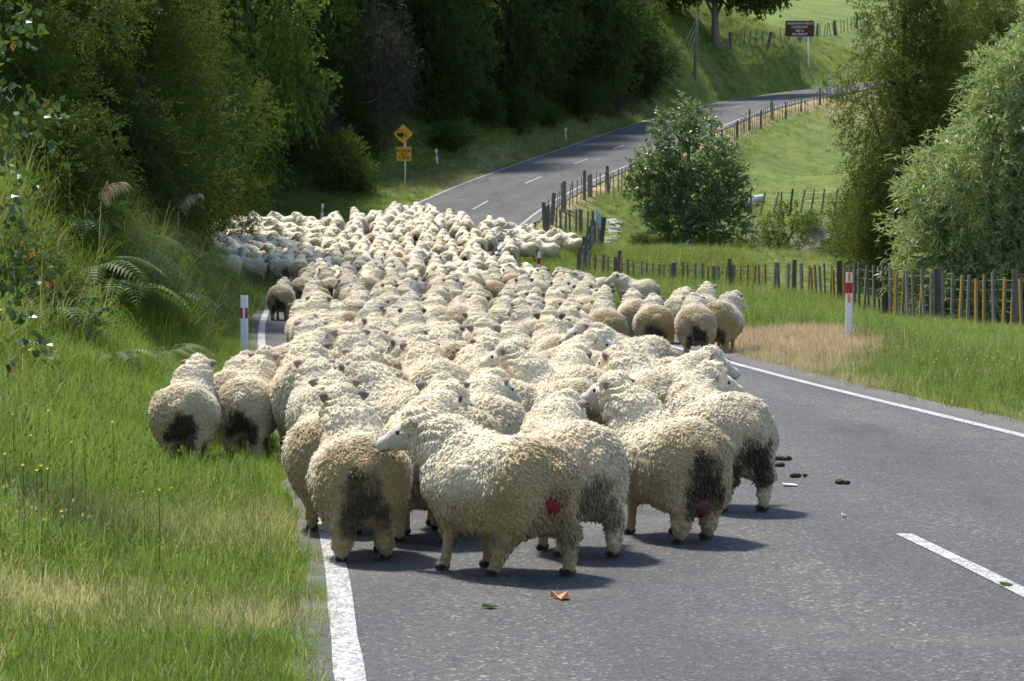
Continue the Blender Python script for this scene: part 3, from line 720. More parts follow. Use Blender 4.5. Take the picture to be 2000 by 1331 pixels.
# creek side shrubs
for kd, u, d, sc, hf, lab in [
 ('bright_shrub', 1520, 100, 1.25, 1.25, 'tall bright green sapling shrub in front of the clay creek bank'),
 ('mid_shrub', 1440, 100, .9, 1.00, 'green shrub between the glittering tree and the clay bank'),
 ('bright_shrub', 1590, 98, 1.0, 0.75, 'low pale shrub below the clay creek bank'),
 ('bright_shrub', 1625, 97, .8, 0.70, 'small pale shrub near the right end of the clay bank'),
 ('bright_shrub', 1680, 94, 1.25, 1.15, 'light green shrub at the foot of the feathery olive tree'),
 ('mid_shrub', 1718, 90, 1.0, 1.00, 'green shrub behind the dead grass post, right of the light shrub'),
 ('bright_shrub', 1392, 93, .55, 0.50, 'small yellow green bush at the foot of the glittering tree'),
 ('dark_shrub', 1460, 104, .5, 0.60, 'little dark shrub on the lip of the clay bank'),
 ('dark_shrub', 1770, 86, 1.2, 0.90, 'dark shrub behind the fence under the olive tree'),
 ('dark_shrub', 1850, 78, 1.4, 0.70, 'dark undergrowth behind the fence under the willow'),
 ('mid_shrub', 1975, 60, 1.2, 0.60, 'green undergrowth behind the fence at the right edge'),
 ('mid_shrub', 1255, 92, .45, 0.50, 'low round bush left below the glittering tree'),
 ('bright_shrub', 1585, 106.5, .45, .75, 'tuft of tall grass on the lip of the clay bank'),
]:
    K[kd].put((u - 1000) * d / F, d, lab, sc, rf.uniform(0, 6), sc * hf, 'shrubs along the creek')

# poplar sapling at the left edge, stem outside the picture
bs = [(0, 0, .6 + .24 * i, .36 - .015 * (i % 4), .40, .17) for i in range(11)] + [(.30, 0, 1.50, .22, .25, .14), (.22, 0, 1.15, .2, .25, .15), (.35, .1, .7, .2, .2, .12), (.2, 0, .25, .25, .2, .2)]
K['sapling'] = Kind('poplar_sapling', 'sapling', bs, 1500, .058, .058, 'leaf_sapling', 'greybark', 45, .025, 3.4, shell=.2, twig=.22, per=6, up=.2, fold=.1)
K['sapling'].put(-3.22, 15.2, 'poplar sapling with shiny round leaves, a few orange, at the left edge', 1.0, 0, 1.0, z=.75)
bs = [(0, 0, .22, .16, .16, .14), (.08, 0, .42, .13, .13, .1)]
K['weed'] = Kind('leafy_weed', 'weed', bs, 90, .075, .06, 'leaf_sapling', 'greybark', 46, .012, .4, shell=.2, twig=.15, per=5)
for u, v, lab in [(178, 690, 'shiny leaved weed on the bank below the red fern'), (60, 520, 'shiny leaved weed on the bank at the left edge')]:
    x, y = on_ground(u, v); K['weed'].put(x, y, lab, 1.0, .3)

# ------------------------------------------------------------------ plume grass, ferns
def blade_strip(V, Fq, A, base, dirv, L, w, droop, n=6, rnd=0.5):
    """arched strap leaf"""
    d = np.array(dirv, float); d /= np.linalg.norm(d); p = np.array(base, float)
    side = np.cross(d, (0, 0, 1)); side /= np.linalg.norm(side) + 1e-9
    s0 = len(V)
    for i in range(n):
        t = i / (n - 1); ww = w * (1 - t) ** .7 + .001
        V.append(p + side * ww * .5); V.append(p - side * ww * .5)
        d = d + np.array([0, 0, -droop * (.3 + t)]); d /= np.linalg.norm(d); p = p + d * L / (n - 1)
    for i in range(n - 1): Fq.append((s0 + 2 * i, s0 + 2 * i + 1, s0 + 2 * i + 3, s0 + 2 * i + 2)); A.append(rnd)
def strap_clump(name, mat, n, L, w, droop, seed, tilt=(.25, .9)):
    r = random.Random(seed); V = []; Fq = []; A = []
    for i in range(n):
        a = r.uniform(0, 6.28); t = r.uniform(*tilt)
        blade_strip(V, Fq, A, (r.uniform(-.1, .1), r.uniform(-.1, .1), 0), (math.cos(a) * t, math.sin(a) * t, 1), L * r.uniform(.6, 1.15), w * r.uniform(.7, 1.2), droop * r.uniform(.7, 1.3), 7, r.random())
    return fast_mesh(name, np.array(V), np.array(Fq), True, fattr=dict(rnd=A, clump=np.zeros(len(A))), mats=[mat])
strap = strap_clump('leaves', M['leaf_mid'], 130, 1.5, .012, .33, 3)
def plume_mesh():
    r = random.Random(9); V = []; Fq = []; A = []; m = MB()
    for i in range(300):
        t = r.random(); b = np.array([.45 * t * t, 0, 1.15 + .66 * t - .3 * t * t])
        a = r.uniform(-1.2, 1.2)
        blade_strip(V, Fq, A, b, (.8 + .3 * math.cos(a), .7 * math.sin(a), r.uniform(-.3, .5)), r.uniform(.20, .42), .016, .7, 5, r.random())
    return fast_mesh('plume', np.array(V), np.array(Fq), True, mats=[M['plume']])
plume = plume_mesh()
stemm = MB(); stemm.tube([(0, 0, 0), (.02, 0, .7), (.06, 0, 1.25), (.2, 0, 1.5)], [.009, .008, .006, .004], 5); stem = stemm.mesh('stem', M['plume'], True)
for u, v, d, rz, sc, lab in [(192, 432, 32.5, .3, .6, 'plume grass with a pale golden seed head on the left bank'), (345, 455, 44, .1, .7, 'plume grass with a dull brown seed head at the right end of the bank')]:
    x = (u - 1000) * d / F; o = empty('plume_grass', (x, d, ground(x, d)), rz); o.scale = (sc, sc, sc); tag(o, lab, 'plume grass')
    link('leaves', strap, o); a = link('plume', plume, o); link('stem', stem, o)
    need = CH - (v - 85 - HZ) * d / F - ground(x, d)        # seed head height above the ground here
    f = max(.6, need / (1.55 * sc)); a.scale = (1, 1, 1); a.location = (0, 0, 1.4 * (f - 1)); o.children[2].scale = (1, 1, f)
def fern_mesh(seed, mat):
    r = random.Random(seed); V = []; Fq = []; A = []
    for i in range(9):
        a = i * .7 + r.uniform(-.2, .2); d = np.array([math.cos(a), math.sin(a), .9]); p = np.zeros(3); col = r.random() * .8; q0 = len(V); V += [p + (.004, 0, 0), p - (.004, 0, 0)]
        for j in range(20):
            t = j / 19; d = d + np.array([0, 0, -.11]); d /= np.linalg.norm(d); p = p + d * .045
            sd_ = np.cross(d, (0, 0, 1)); sd_ /= np.linalg.norm(sd_); l = .16 * math.sin(math.pi * min(1, .12 + .9 * t)) + .01
            V += [p + sd_ * .003, p - sd_ * .003]; q1 = len(V) - 2; Fq.append((q0, q0 + 1, q1 + 1, q1)); A.append(col); q0 = q1
            for s in (-1, 1):
                q = len(V); V += [p, p + sd_ * s * l * .5 + d * (.02 + l * .1), p + sd_ * s * l + d * l * .3 + np.array([0, 0, -l * .25]), p + sd_ * s * l * .5 - d * .004]
                Fq.append((q, q + 1, q + 2, q + 3)); A.append(col)
    return fast_mesh('fronds', np.array(V), np.array(Fq), False, fattr=dict(rnd=A, clump=np.zeros(len(A))), mats=[mat])
fm = fern_mesh(2, M['fern'])
mred = leaf_mat('fern_red', (0.20, 0.05, 0.02), (0.34, 0.11, 0.045)); fred = fern_mesh(4, mred)
FERN = [(240, 600, 'bright fern low on the left bank', fm, 1.3), (310, 620, 'fern near the foot of the left bank, left of the shaded marker post', fm, 1.2), (380, 610, 'fern at the foot of the bank beside the shaded marker post', fm, 1.0), (20, 610, 'fern at the left picture edge below the shiny weed', fm, 1.1), (215, 530, 'long fern across the middle of the bank', fm, 1.5), (420, 600, 'fern at the right foot of the bank next to the verge', fm, .9), (395, 545, 'fern on the bank just left of the grey side on sheep', fm, 1.2), (180, 560, 'large green fern in the middle of the left bank', fm, 1.3), (385, 480, 'fern at the top of the bank end beside the far left sheep', fm, 1.2), (150, 480, 'fern below the golden plume on the left bank', fm, 1.2), (100, 655, 'big arching fern on the left bank above the lush grass', fm, 1.1), (75, 590, 'dry red brown fern on the left bank', fred, .7), (230, 735, 'green fern at the foot of the left bank', fm, .8), (330, 715, 'dull fern clump at the edge of the grass verge behind the leftmost sheep', fm, .8),
        (270, 500, 'grey green fern hanging on the bank below the golden plume', fm, 1.2), (340, 520, 'fern hanging at the right end of the bank', fm, 1.2), (60, 540, 'small fern beside the shiny weed on the left bank', fm, .7), (290, 560, 'fern on the shaded middle of the bank', fm, 1.0)]
for u, v, lab, me, sc in FERN:
    x, y = on_ground(u, v); o = link('fern', me, None, None, (x, y, ground(x, y) + .12)); o.scale = (sc, sc, sc); o.rotation_euler = (0, -.2, rf.uniform(0, 6)); tag(o, lab, 'fern', 'ferns on the left bank')

# ------------------------------------------------------------------ grass (uncountable): blades scattered with geometry nodes
def tuft(name, mat, n, hmin, hmax, w, spread, droop, seed, seg=4, heads=0):
    r = random.Random(seed); V = []; Fq = []; A = []; H_ = []
    for i in range(n):
        a = r.uniform(0, 6.28); q = spread * math.sqrt(r.random()); t = r.uniform(.05, .95); L = r.uniform(hmin, hmax)
        b = len(Fq); blade_strip(V, Fq, A, (q * math.cos(a + 1), q * math.sin(a + 1), -.02), (math.cos(a) * t + .1, math.sin(a) * t, 1), L, w * r.uniform(.7, 1.3), droop * r.uniform(.4, 1.5), seg, r.random())
        if heads and i % heads == 0:
            p = V[-1]
            for k in range(3):
                q0 = len(V); d = np.array([r.uniform(-.3, .3), r.uniform(-.3, .3), 1]) * .022 * (1 + .4 * k)
                V += [p, p + d * .5 + (w * 1.2, 0, 0), p + d, p + d * .5 - (w * 1.2, 0, 0)]; Fq.append((q0, q0 + 1, q0 + 2, q0 + 3)); A.append(1.0)
    me = fast_mesh(name, np.array(V), np.array(Fq), True, fattr=dict(rnd=A), mats=[mat])
    return bpy.data.objects.new(name, me)      # not linked: only instanced by the field

def field(name, label, cat, protos, pts, rz, sc, dry, tiltx=None):
    me = bpy.data.meshes.new(name); n = len(pts)
    me.vertices.add(n); me.vertices.foreach_set('co', np.ascontiguousarray(pts, np.float32).ravel())
    tilt = np.zeros(n) if tiltx is None else tiltx
    for k, a in dict(rz=rz, sc=sc, dry=dry, tx=tilt).items():
        at = me.attributes.new(k, 'FLOAT', 'POINT'); at.data.foreach_set('value', np.asarray(a, np.float32))
    at = me.attributes.new('pick', 'INT', 'POINT'); at.data.foreach_set('value', rng.integers(0, len(protos), n).astype(np.int32))
    o = link(name, me); tag(o, label, cat, kind='stuff')
    g = bpy.data.node_groups.new(name, 'GeometryNodeTree')
    g.interface.new_socket('Geometry', in_out='INPUT', socket_type='NodeSocketGeometry'); g.interface.new_socket('Geometry', in_out='OUTPUT', socket_type='NodeSocketGeometry')
    gi = g.nodes.new('NodeGroupInput'); go = g.nodes.new('NodeGroupOutput'); L = g.links
    def na(nm, dt='FLOAT'):
        q = g.nodes.new('GeometryNodeInputNamedAttribute'); q.data_type = dt; q.inputs[0].default_value = nm; return q.outputs[0]
    join = g.nodes.new('GeometryNodeJoinGeometry')
    cx = g.nodes.new('ShaderNodeCombineXYZ'); L.new(na('rz'), cx.inputs[2]); L.new(na('tx'), cx.inputs[1])
    er = g.nodes.new('FunctionNodeEulerToRotation'); L.new(cx.outputs[0], er.inputs[0])
    for i, pr in enumerate(protos):
        oi = g.nodes.new('GeometryNodeObjectInfo'); oi.inputs[0].default_value = pr; oi.inputs['As Instance'].default_value = True
        ip = g.nodes.new('GeometryNodeInstanceOnPoints')
        cmpn = g.nodes.new('FunctionNodeCompare'); cmpn.data_type = 'INT'; cmpn.operation = 'EQUAL'
        ii = [s for s in cmpn.inputs if s.type == 'INT']; L.new(na('pick', 'INT'), ii[0]); ii[1].default_value = i
        L.new(gi.outputs[0], ip.inputs['Points']); L.new(oi.outputs['Geometry'], ip.inputs['Instance']); L.new(cmpn.outputs[0], ip.inputs['Selection'])
        L.new(er.outputs[0], ip.inputs['Rotation']); L.new(na('sc'), ip.inputs['Scale']); L.new(ip.outputs[0], join.inputs[0])
    L.new(join.outputs[0], go.inputs[0])
    o.modifiers.new('blades', 'NODES').node_group = g
    return o

def scatter(n, x0, x1, y0, y1, fn, ypow=1.0):
    """random points; fn(x,y,off) -> keep probability"""
    t = rng.random(n); y = y0 + (y1 - y0) * t ** ypow; hw = (x1 - x0) / 2; x = x0 + (x1 - x0) * rng.random(n)
    _, off, _ = road_frame(x, y)
    u = 1000 + F * x / np.maximum(y, 1); kp = (rng.random(n) < fn(x, y, off)) & (u > -120) & (u < 2120)
    return x[kp], y[kp], off[kp]

short = [tuft('blades', M['grass'], 46, .05, .15, .0042, .13, .22, s) for s in (1, 2, 3)]
tall = [tuft('blades', M['grass'], 40, .16, .42, .0062, .16, .42, s, 5, 14) for s in (4, 5, 6)]
longd = [tuft('blades', M['longgrass'], 46, .35, .85, .008, .2, .42, s, 7) for s in (7, 8, 9)]
deadt = [tuft('blades', M['deadgrass'], 40, .06, .20, .004, .15, .25, s) for s in (10, 11)]

def dryness(x, y, off):
    """patches of dry blades: mown strip along the left seal, bleached margin on the right"""
    a = np.exp(-(((-off - 4.1) / .95) ** 2)) * (1 - smooth01(y, 12, 15.5)) * .75 + np.exp(-(((-off - 3.2) / .35) ** 2)) * (1 - smooth01(y, 14, 18)) * .3
    b = smooth01(off, 2.9, 3.2) * (1 - smooth01(off, 3.4, 4.8)) * (1 - smooth01(y, 55, 70)) * .25
    return np.clip((a + b) * (.1 + 1.5 * smooth01(n2(x, y, 1.3, 31), .3, .75)) + .06 * n2(x, y, .7, 32), 0, 1)

# left verge, short and mid grass
x, y, off = scatter(34000, -8, 0, 8.3, 40, lambda x, y, o: (o < -2.95) * (o > -7.5) * (1.0), 1.5)
mown = np.exp(-(((-off - 3.9) / 1.0) ** 2)) * (1 - smooth01(y, 12.3, 14.5))
isT = rng.random(len(x)) > (.25 + .72 * mown)
edge = smooth01(-off, 2.98, 3.25)
sel = ~isT
field('verge_grass', 'short green and straw coloured grass on the left verge', 'grass', short, np.stack([x, y, ground_v(x, y) + .04 * (off > -3.2)], 1)[sel], rng.random(sel.sum()) * 6.28, (rng.uniform(.55, 1.2, len(x)) * (.75 + .25 * edge))[sel], dryness(x, y, off)[sel])
sel = isT & (off < -3.12)
hs = (.45 + .75 * n2(x, y, .55, 33)) * (.55 + .4 * smooth01(-off, 3.2, 4.8)) * (.72 + .28 * smooth01(y, 11.5, 14))
field('verge_tall_grass', 'taller lush grass on the left verge', 'grass', tall, np.stack([x, y, ground_v(x, y)], 1)[sel], rng.random(sel.sum()) * 6.28, (rng.uniform(.7, 1.2, len(x)) * hs)[sel], (dryness(x, y, off) * .8)[sel])
# left bank, long arching grass
x, y, off = scatter(19000, -14, -1.5, 13, 70, lambda x, y, o: (o < -3.7) * (o > -9.5) * smooth01(-o, np.where(y > 33, 3.6, 4.6), np.where(y > 33, 4.4, 6.2)), 1.25)
field('bank_grass', 'long arching grass hanging down the left bank', 'grass', longd, np.stack([x, y, ground_v(x, y)], 1), rng.random(len(x)) * 6.28, rng.uniform(.55, 1.3, len(x)) * (.5 + .5 * smooth01(y, 14, 30)), .25 * n2(x, y, .8, 41) + .1, None)
# far left verge
x, y, off = scatter(26000, -17, 8, 40, 165, lambda x, y, o: (o < -3.05) * (o > -10) * (1 - .0 * y), 1.0)
field('far_verge_grass', 'shaded grass verge on the left beyond the flock', 'grass', tall, np.stack([x, y, ground_v(x, y)], 1), rng.random(len(x)) * 6.28, rng.uniform(.7, 1.2, len(x)) * (1 + .5 * smooth01(y, 118, 130)), dead_mask(x, y, off) * .9 + .15 * n2(x, y, .5, 42))
# right verge
x, y, off = scatter(52000, -1, 13, 17, 84, lambda x, y, o: (o > 3.25) * (o < 11) * (1 - .55 * smooth01(o, 5.6, 7.0) * (1 - smooth01(y, 52, 60))), 1.25)
dm = dead_mask(x, y, off)
isd = (dm > .33) & (rng.random(len(x)) < dm * 1.3)
near_edge = smooth01(off, 3.2, 5.0)
isT = rng.random(len(x)) < (.25 + .75 * near_edge)
G = np.stack([x, y, ground_v(x, y)], 1); RR = rng.random(len(x)) * 6.28
field('dead_verge_grass', 'dry sprayed grass around the right marker post', 'grass', deadt, G[isd], RR[isd], rng.uniform(.7, 1.3, isd.sum()), np.full(isd.sum(), .3) + .5 * n2(x[isd], y[isd], 1.3, 45))
sel = ~isd & ~isT
field('right_edge_grass', 'short grass along the right edge of the seal', 'grass', short, G[sel], RR[sel], rng.uniform(.6, 1.2, sel.sum()), dryness(x, y, off)[sel])
sel = ~isd & isT
hh = (.45 + .45 * smooth01(off, 3.6, 5.5) - .42 * smooth01(off, 5.4, 6.8) * (1 - smooth01(y, 52, 60))) * (.75 + .5 * n2(x, y, .4, 34)) * (1 + .5 * smooth01(y, 45, 70))
field('right_tall_grass', 'tall sunlit grass between the road and the fence', 'grass', tall, G[sel], RR[sel], (rng.uniform(.75, 1.25, len(x)) * hh)[sel], (.16 * n2(x, y, .6, 46) + .02)[sel])
# paddock behind the fence, creek lip, pasture tufts
x, y, off = scatter(16000, 1, 20, 62, 112, lambda x, y, o: (o > 4.2) * (n2(x, y, .4, 51) * 1.1), 1.0)
field('paddock_grass', 'rough grass in the paddock behind the fence', 'grass', tall, np.stack([x, y, ground_v(x, y)], 1), rng.random(len(x)) * 6.28, rng.uniform(.5, 1.0, len(x)), .35 * n2(x, y, .5, 52))
x, y, off = scatter(16000, 6, 34, 150, 215, lambda x, y, o: (o < -3.4) * (o > -20) * .9, 1.0)
field('hill_bank_grass', 'long grass on the bank above the far road', 'grass', tall, np.stack([x, y, ground_v(x, y)], 1), rng.random(len(x)) * 6.28, rng.uniform(.7, 1.5, len(x)), .35 * n2(x, y, .3, 53))
x, y, off = scatter(9000, -2, 30, 92, 200, lambda x, y, o: (o > 3.4) * (.25 + (o < 6)), 1.0)
field('pasture_grass', 'pasture tufts beside the uphill road', 'grass', short, np.stack([x, y, ground_v(x, y)], 1), rng.random(len(x)) * 6.28, rng.uniform(1.2, 2.4, len(x)), .3 * n2(x, y, .3, 54))
# buttercups
fl = MB()
for k in range(5):
    a = k * 1.2566; fl.add([(0, 0, 0), (.010 * math.cos(a - .5), .010 * math.sin(a - .5), .003), (.017 * math.cos(a), .017 * math.sin(a), .007), (.010 * math.cos(a + .5), .010 * math.sin(a + .5), .003)], [(0, 1, 2, 3)])
flo = fl.mesh('buttercup', M['flower'])
flb = MB()
for q in range(3):
    flb.tube([(0, 0, 0), (0.004 * q, 0.006, .2), (.01 * q, .01, .36)], .0012, 3, False)
FL = [(60, 912), (72, 918), (45, 908), (120, 998), (335, 953), (310, 956), (280, 960), (92, 915), (25, 770), (140, 818), (95, 800), (165, 825), (80, 845), (60, 850), (220, 810), (10, 886)]
for u, v in FL:
    y = gy_ = 13.0 + rf.uniform(-1, 3); x = (u - 1000) * y / F
    z = CH - (v - HZ) * y / F; gzz = ground(x, y)
    while z < gzz + .12 and y > 9.5: y -= .25; x = (u - 1000) * y / F; z = CH - (v - HZ) * y / F; gzz = ground(x, y)
    z = min(z, gzz + .5)
    o = empty('buttercup', (x, y, gzz)); tag(o, 'small yellow buttercup flowering in the green grass of the left verge', 'flower', 'buttercups in the left verge')
    b = link('flower_head', flo, o, None, (0, 0, z - gzz)); b.rotation_euler = (.9, 0, rf.uniform(-.5, .5)); b.scale = (.65, .65, .65)
    sm = MB(); sm.tube([(0, 0, -.02), (.006, .004, (z - gzz) * .5), (0, 0, z - gzz)], .0015, 4); sm.build('stem', M['leaf_mid'], o)

# ------------------------------------------------------------------ fences
def batten_mesh(w, t, h, mat, stripe=False, seed=0):
    r = random.Random(seed); m = MB()
    m.box((0, 0, h / 2 - .1), (w, t, h + .2), None, .94)
    me = m.mesh('batten', M[mat])
    if stripe:
        me.materials.append(M['lichen'])
        for p in me.polygons:
            if p.normal.y > .8: p.material_index = 1
    return me
def round_post(r0, h, mat, seed=0):
    r = random.Random(seed); m = MB()
    m.tube([(0, 0, -.25), (r.uniform(-.01, .01), 0, h * .5), (r.uniform(-.015, .015), 0, h)], [r0 * 1.05, r0, r0 * .93], 10)
    return m.mesh('post', M[mat], False)
def along(pts, step, jit=0.0, r=None, s0=0.0):
    pts = np.array(pts, float); seg = np.linalg.norm(np.diff(pts, axis=0), axis=1); cum_ = np.concatenate([[0], np.cumsum(seg)])
    out = []; s = s0
    while s <= cum_[-1] + 1e-6:
        q = s + (r.uniform(-jit, jit) if r and jit else 0); q = min(max(q, 0), cum_[-1])
        x = np.interp(q, cum_, pts[:, 0]); y = np.interp(q, cum_, pts[:, 1])
        i = min(np.searchsorted(cum_, q, 'right') - 1, len(seg) - 1); d = (pts[i + 1] - pts[i]) / seg[i]
        out.append((x, y, math.atan2(d[1], d[0]))); s += step
    return out
def make_fence(label, pts, post_step, bat_step, post_h, bat_h, wires, post_r=.07, bw=.05, bt=.03, pmat='post', bmat='batten', stripe=0.0, lean=.03, seed=0, group=None, posts_at=None, flip=False):
    r = random.Random(seed)
    root = empty('fence', (pts[0][0], pts[0][1], ground(*pts[0][:2]))); tag(root, label, 'fence', group)
    bx, by, bz = root.location
    pm = [round_post(post_r * k, post_h, pmat, seed + i) for i, k in enumerate((1, .88, 1.1))]
    bm = [batten_mesh(bw, bt, bat_h, bmat, False, 1), batten_mesh(bw * .9, bt, bat_h * .98, bmat, True, 2), batten_mesh(bw * 1.12, bt, bat_h * 1.0, bmat, False, 3)]
    PP = along(pts, post_step) if posts_at is None else [(x, y, 0) for x, y in posts_at]
    for x, y, a in PP:
        o = link('post', r.choice(pm), root, None, (x - bx, y - by, ground(x, y) - bz)); o.rotation_euler = (r.gauss(0, lean), r.gauss(0, lean), r.uniform(0, 6)); o.scale = (1, 1, r.uniform(.95, 1.06))
    if bat_step:
        for x, y, a in along(pts, bat_step, bat_step * .12, r, bat_step * .5):
            if min((x - p[0]) ** 2 + (y - p[1]) ** 2 for p in PP) < (post_r * 1.6) ** 2: continue
            me = bm[1] if r.random() < stripe else r.choice((bm[0], bm[2]))
            o = link('batten', me, root, None, (x - bx, y - by, ground(x, y) - bz + r.uniform(-.02, .02)))
            o.rotation_euler = (r.gauss(0, lean), r.gauss(0, lean), a + (math.pi if flip else 0) + r.gauss(0, .12)); o.scale = (r.uniform(.85, 1.15), 1, r.uniform(.96, 1.04))
    L = along(pts, 1.0)
    for h in wires:
        m = MB(); m.tube([(x - bx + math.sin(a) * .04, y - by - math.cos(a) * .04, ground(x, y) - bz + h) for x, y, a in L], .0035 if wires else 0, 4, False); m.build('wire', M['wire'], root, True)
    return root
FA = [(10.6, 38.5), (9.6, 44), (8.5, 50), (7.15, 62), (5.0, 69), (3.5, 73.5), (2.0, 77)]
make_fence('long post and batten fence with orange lichened battens behind the tall grass on the right', FA, 4.1, .45, 1.22, 1.12, (.2, .42, .62, .82, 1.0), .07, .105, .045, 'darkpost', 'batten', .5, .03, 1)
make_fence('short dark fence running back from the roadside fence corner to the gravel patch', [(2.0, 77.2), (2.45, 82), (3.0, 87)], 2.4, .5, 1.15, .98, (.3, .6, .9), .10, .085, .04, 'darkpost', 'batten', .0, .05, 2)
make_fence('grey paling fence across the driveway in front of the uphill road', [(1.35, 96.5), (2.2, 97), (3.2, 97.2)], 1.4, .22, 1.05, .98, (.3, .6, .88), .07, .07, .03, 'post', 'batten', .0, .03, 3)
FD = [(1.25, 96.3), (1.55, 100), (2.15, 104), (3.35, 108), (4.9, 112.5), (6.3, 116.5)] + [tuple(rd(y_, 4.4)[:2]) for y_ in (123, 130, 138, 146, 154, 162, 170, 178, 186, 194)]
def fd(a, b): return [p for p in FD if a <= p[1] <= b]
make_fence('grey fence of thin dark battens along the uphill road beside the glittering tree', fd(96, 118), 3.6, .62, 1.2, 1.0, (.2, .4, .6, .8, 1.0), .085, .05, .03, 'post', 'batten', .0, .04, 4)
make_fence('dark paling fence below the far road between the dark tree and the feathery tree', fd(116, 200), 5.5, .9, 1.15, 1.05, (.3, .6, .9), .065, .075, .04, 'darkpost', 'batten', .0, .04, 5)
for (u, v, d, h, w) in [(1101, 410, 104.2, 1.05, .12), (1153, 386, 108, .95, .1)]:
    x = (u - 1000) * d / F; o = link('strainer_post', round_post(w, h, 'palepost', 7), None, None, (x, d, ground(x, d)))
    tag(o, {1101: 'thick pale strainer post at the corner of the uphill road fence', 1153: 'pale wooden post just below the red banded marker on the uphill road'}[u], 'fence post')
CRK = [(1405, 425, 108), (1450, 418, 108), (1472, 421, 108), (1490, 423, 107.6), (1515, 425, 107.4), (1530, 427, 107.2), (1549, 428, 107), (1570, 432, 107), (1590, 436, 106.8), (1612, 440, 106.6), (1636, 442, 106.4), (1655, 444, 106.2)]
pts = [((u - 1000) * d / F, d + 1.2) for u, v, d in CRK]
root = empty('fence', (pts[0][0], pts[0][1], ground(*pts[0]))); tag(root, 'row of leaning thin fence posts along the top of the clay creek bank', 'fence')
bx, by, bz = root.location; lp = batten_mesh(.07, .06, 1.0, 'palepost', True, 1); ldk = round_post(.05, 1.1, 'darkpost', 3)
for i, (x, y) in enumerate(pts):
    o = link('post', ldk if i in (0, 6, 11) else lp, root, None, (x - bx, y - by, ground(x, y) - bz)); o.rotation_euler = (.05, .16 + rf.gauss(0, .05), 0)
for h in (.5, .85):
    m = MB(); m.tube([(x - bx + .14 * h, y - by, ground(x, y) - bz + h) for x, y in pts], .003, 4, False); m.build('wire', M['wire'], root)
hp = [on_ground(u, v, 150) for u, v in [(1425, 97), (1470, 92), (1530, 86), (1600, 74), (1660, 62), (1700, 52)]]
make_fence('fence of thin leaning battens on the skyline of the grassy bank behind the brown sign', hp, 6.0, .95, 1.3, 1.15, (.4, .8), .12, .06, .05, 'darkpost', 'darkpost', .0, .09, 6)
# wooden yard rail under the paddock tree
b = on_ground(1421, 97, 150); a = ((1328 - 1000) * b[1] / F, b[1])
root = empty('rail_fence', (a[0], a[1], ground(*a))); tag(root, 'old grey wooden rail fence at the foot of the shade tree', 'fence'); bx, by, bz = root.location
dd = b[1]; s = dd / F; zz = lambda v: CH - (v - HZ) * s - bz
for u in (1330, 1362, 1392, 1421):
    x = (u - 1000) * s; g_ = ground(x, dd) - bz; h_ = max(.8, zz(82) - g_); m = MB(); m.tube([(0, 0, -.3), (0, 0, h_)], [.10, .09], 8); m.build('post', M['post'], root, False, (x - bx, 0, g_))
for v in (84.5, 89, 93.5):
    m = MB(); x0, x1 = (1329 - 1000) * s - bx, (1422 - 1000) * s - bx; m.box(((x0 + x1) / 2, -.12, zz(v)), (x1 - x0, .05, .12)); m.build('rail', M['post'], root)

# ------------------------------------------------------------------ marker posts
def marker(x, y, h, label, red0, red1, reflect=False, lean=(0, 0), w=.092, slim=False, redside=None, dz=0.0):
    root = empty('marker_post', (x, y, ground(x, y) + dz)); root.rotation_euler = (lean[0], lean[1], 0); tag(root, label, 'marker post')
    m = MB(); d = .026
    prof = [(-w / 2, d * .6), (-w / 2, -d * .2), (-w / 2 + .012, -d), (w / 2 - .012, -d), (w / 2, -d * .2), (w / 2, d * .6), (w / 2 - .012, d * .6), (w / 2 - .016, -d * .2), (-w / 2 + .016, -d * .2), (-w / 2 + .012, d * .6)]
    n = len(prof); V = [(p[0], p[1], z) for z in (-.2, h - .004, h) for p in prof]
    for i in range(n): V[2 * n + i] = (V[2 * n + i][0] * .94, V[2 * n + i][1], h)
    Fs = [(k * n + i, k * n + (i + 1) % n, (k + 1) * n + (i + 1) % n, (k + 1) * n + i) for k in range(2) for i in range(n)] + [tuple(range(2 * n, 3 * n))]
    m.add(V, Fs); m.build('pole', M['white'], root)
    if red1 > red0:
        m = MB(); ww = w / 2 + .003
        rp = [(-ww, d * .62), (-ww, -d * .2 - .001), (-ww + .011, -d - .003), (ww - .011, -d - .003), (ww, -d * .2 - .001), (ww, d * .62)]
        if redside == 'edges':
            for s in (-1, 1): m.box((s * w * .33, -d - .002, (red0 + red1) / 2), (w * .34, .004, red1 - red0))
        else:
            V = [(p[0], p[1], z) for z in (red0, red1) for p in rp]; m.add(V, [(i, i + 1, i + 7, i + 6) for i in range(5)] + [(5, 0, 6, 11)] + [(0, 5, 4, 3, 2, 1), (6, 7, 8, 9, 10, 11)])
        m.build('red_band', M['red'], root)
    if reflect:
        for z in (red1 + .075, red0 - .075):
            m = MB(); m.box((0, -d - .004, z), (.036, .008, .115)); m.build('reflector', M['orange'], root)
    return root
marker(4.72, 35.9, .91, 'white marker post with red band and two orange reflectors in dry grass on the right', .62, .77, True, (0, .01), dz=-.0)
y = 33.5; marker((477 - 1000) * y / F, y, .82, 'shaded white marker post with red edges standing in grass on the left beside the flock', .52, .66, False, (0, .0), .10, redside='edges')
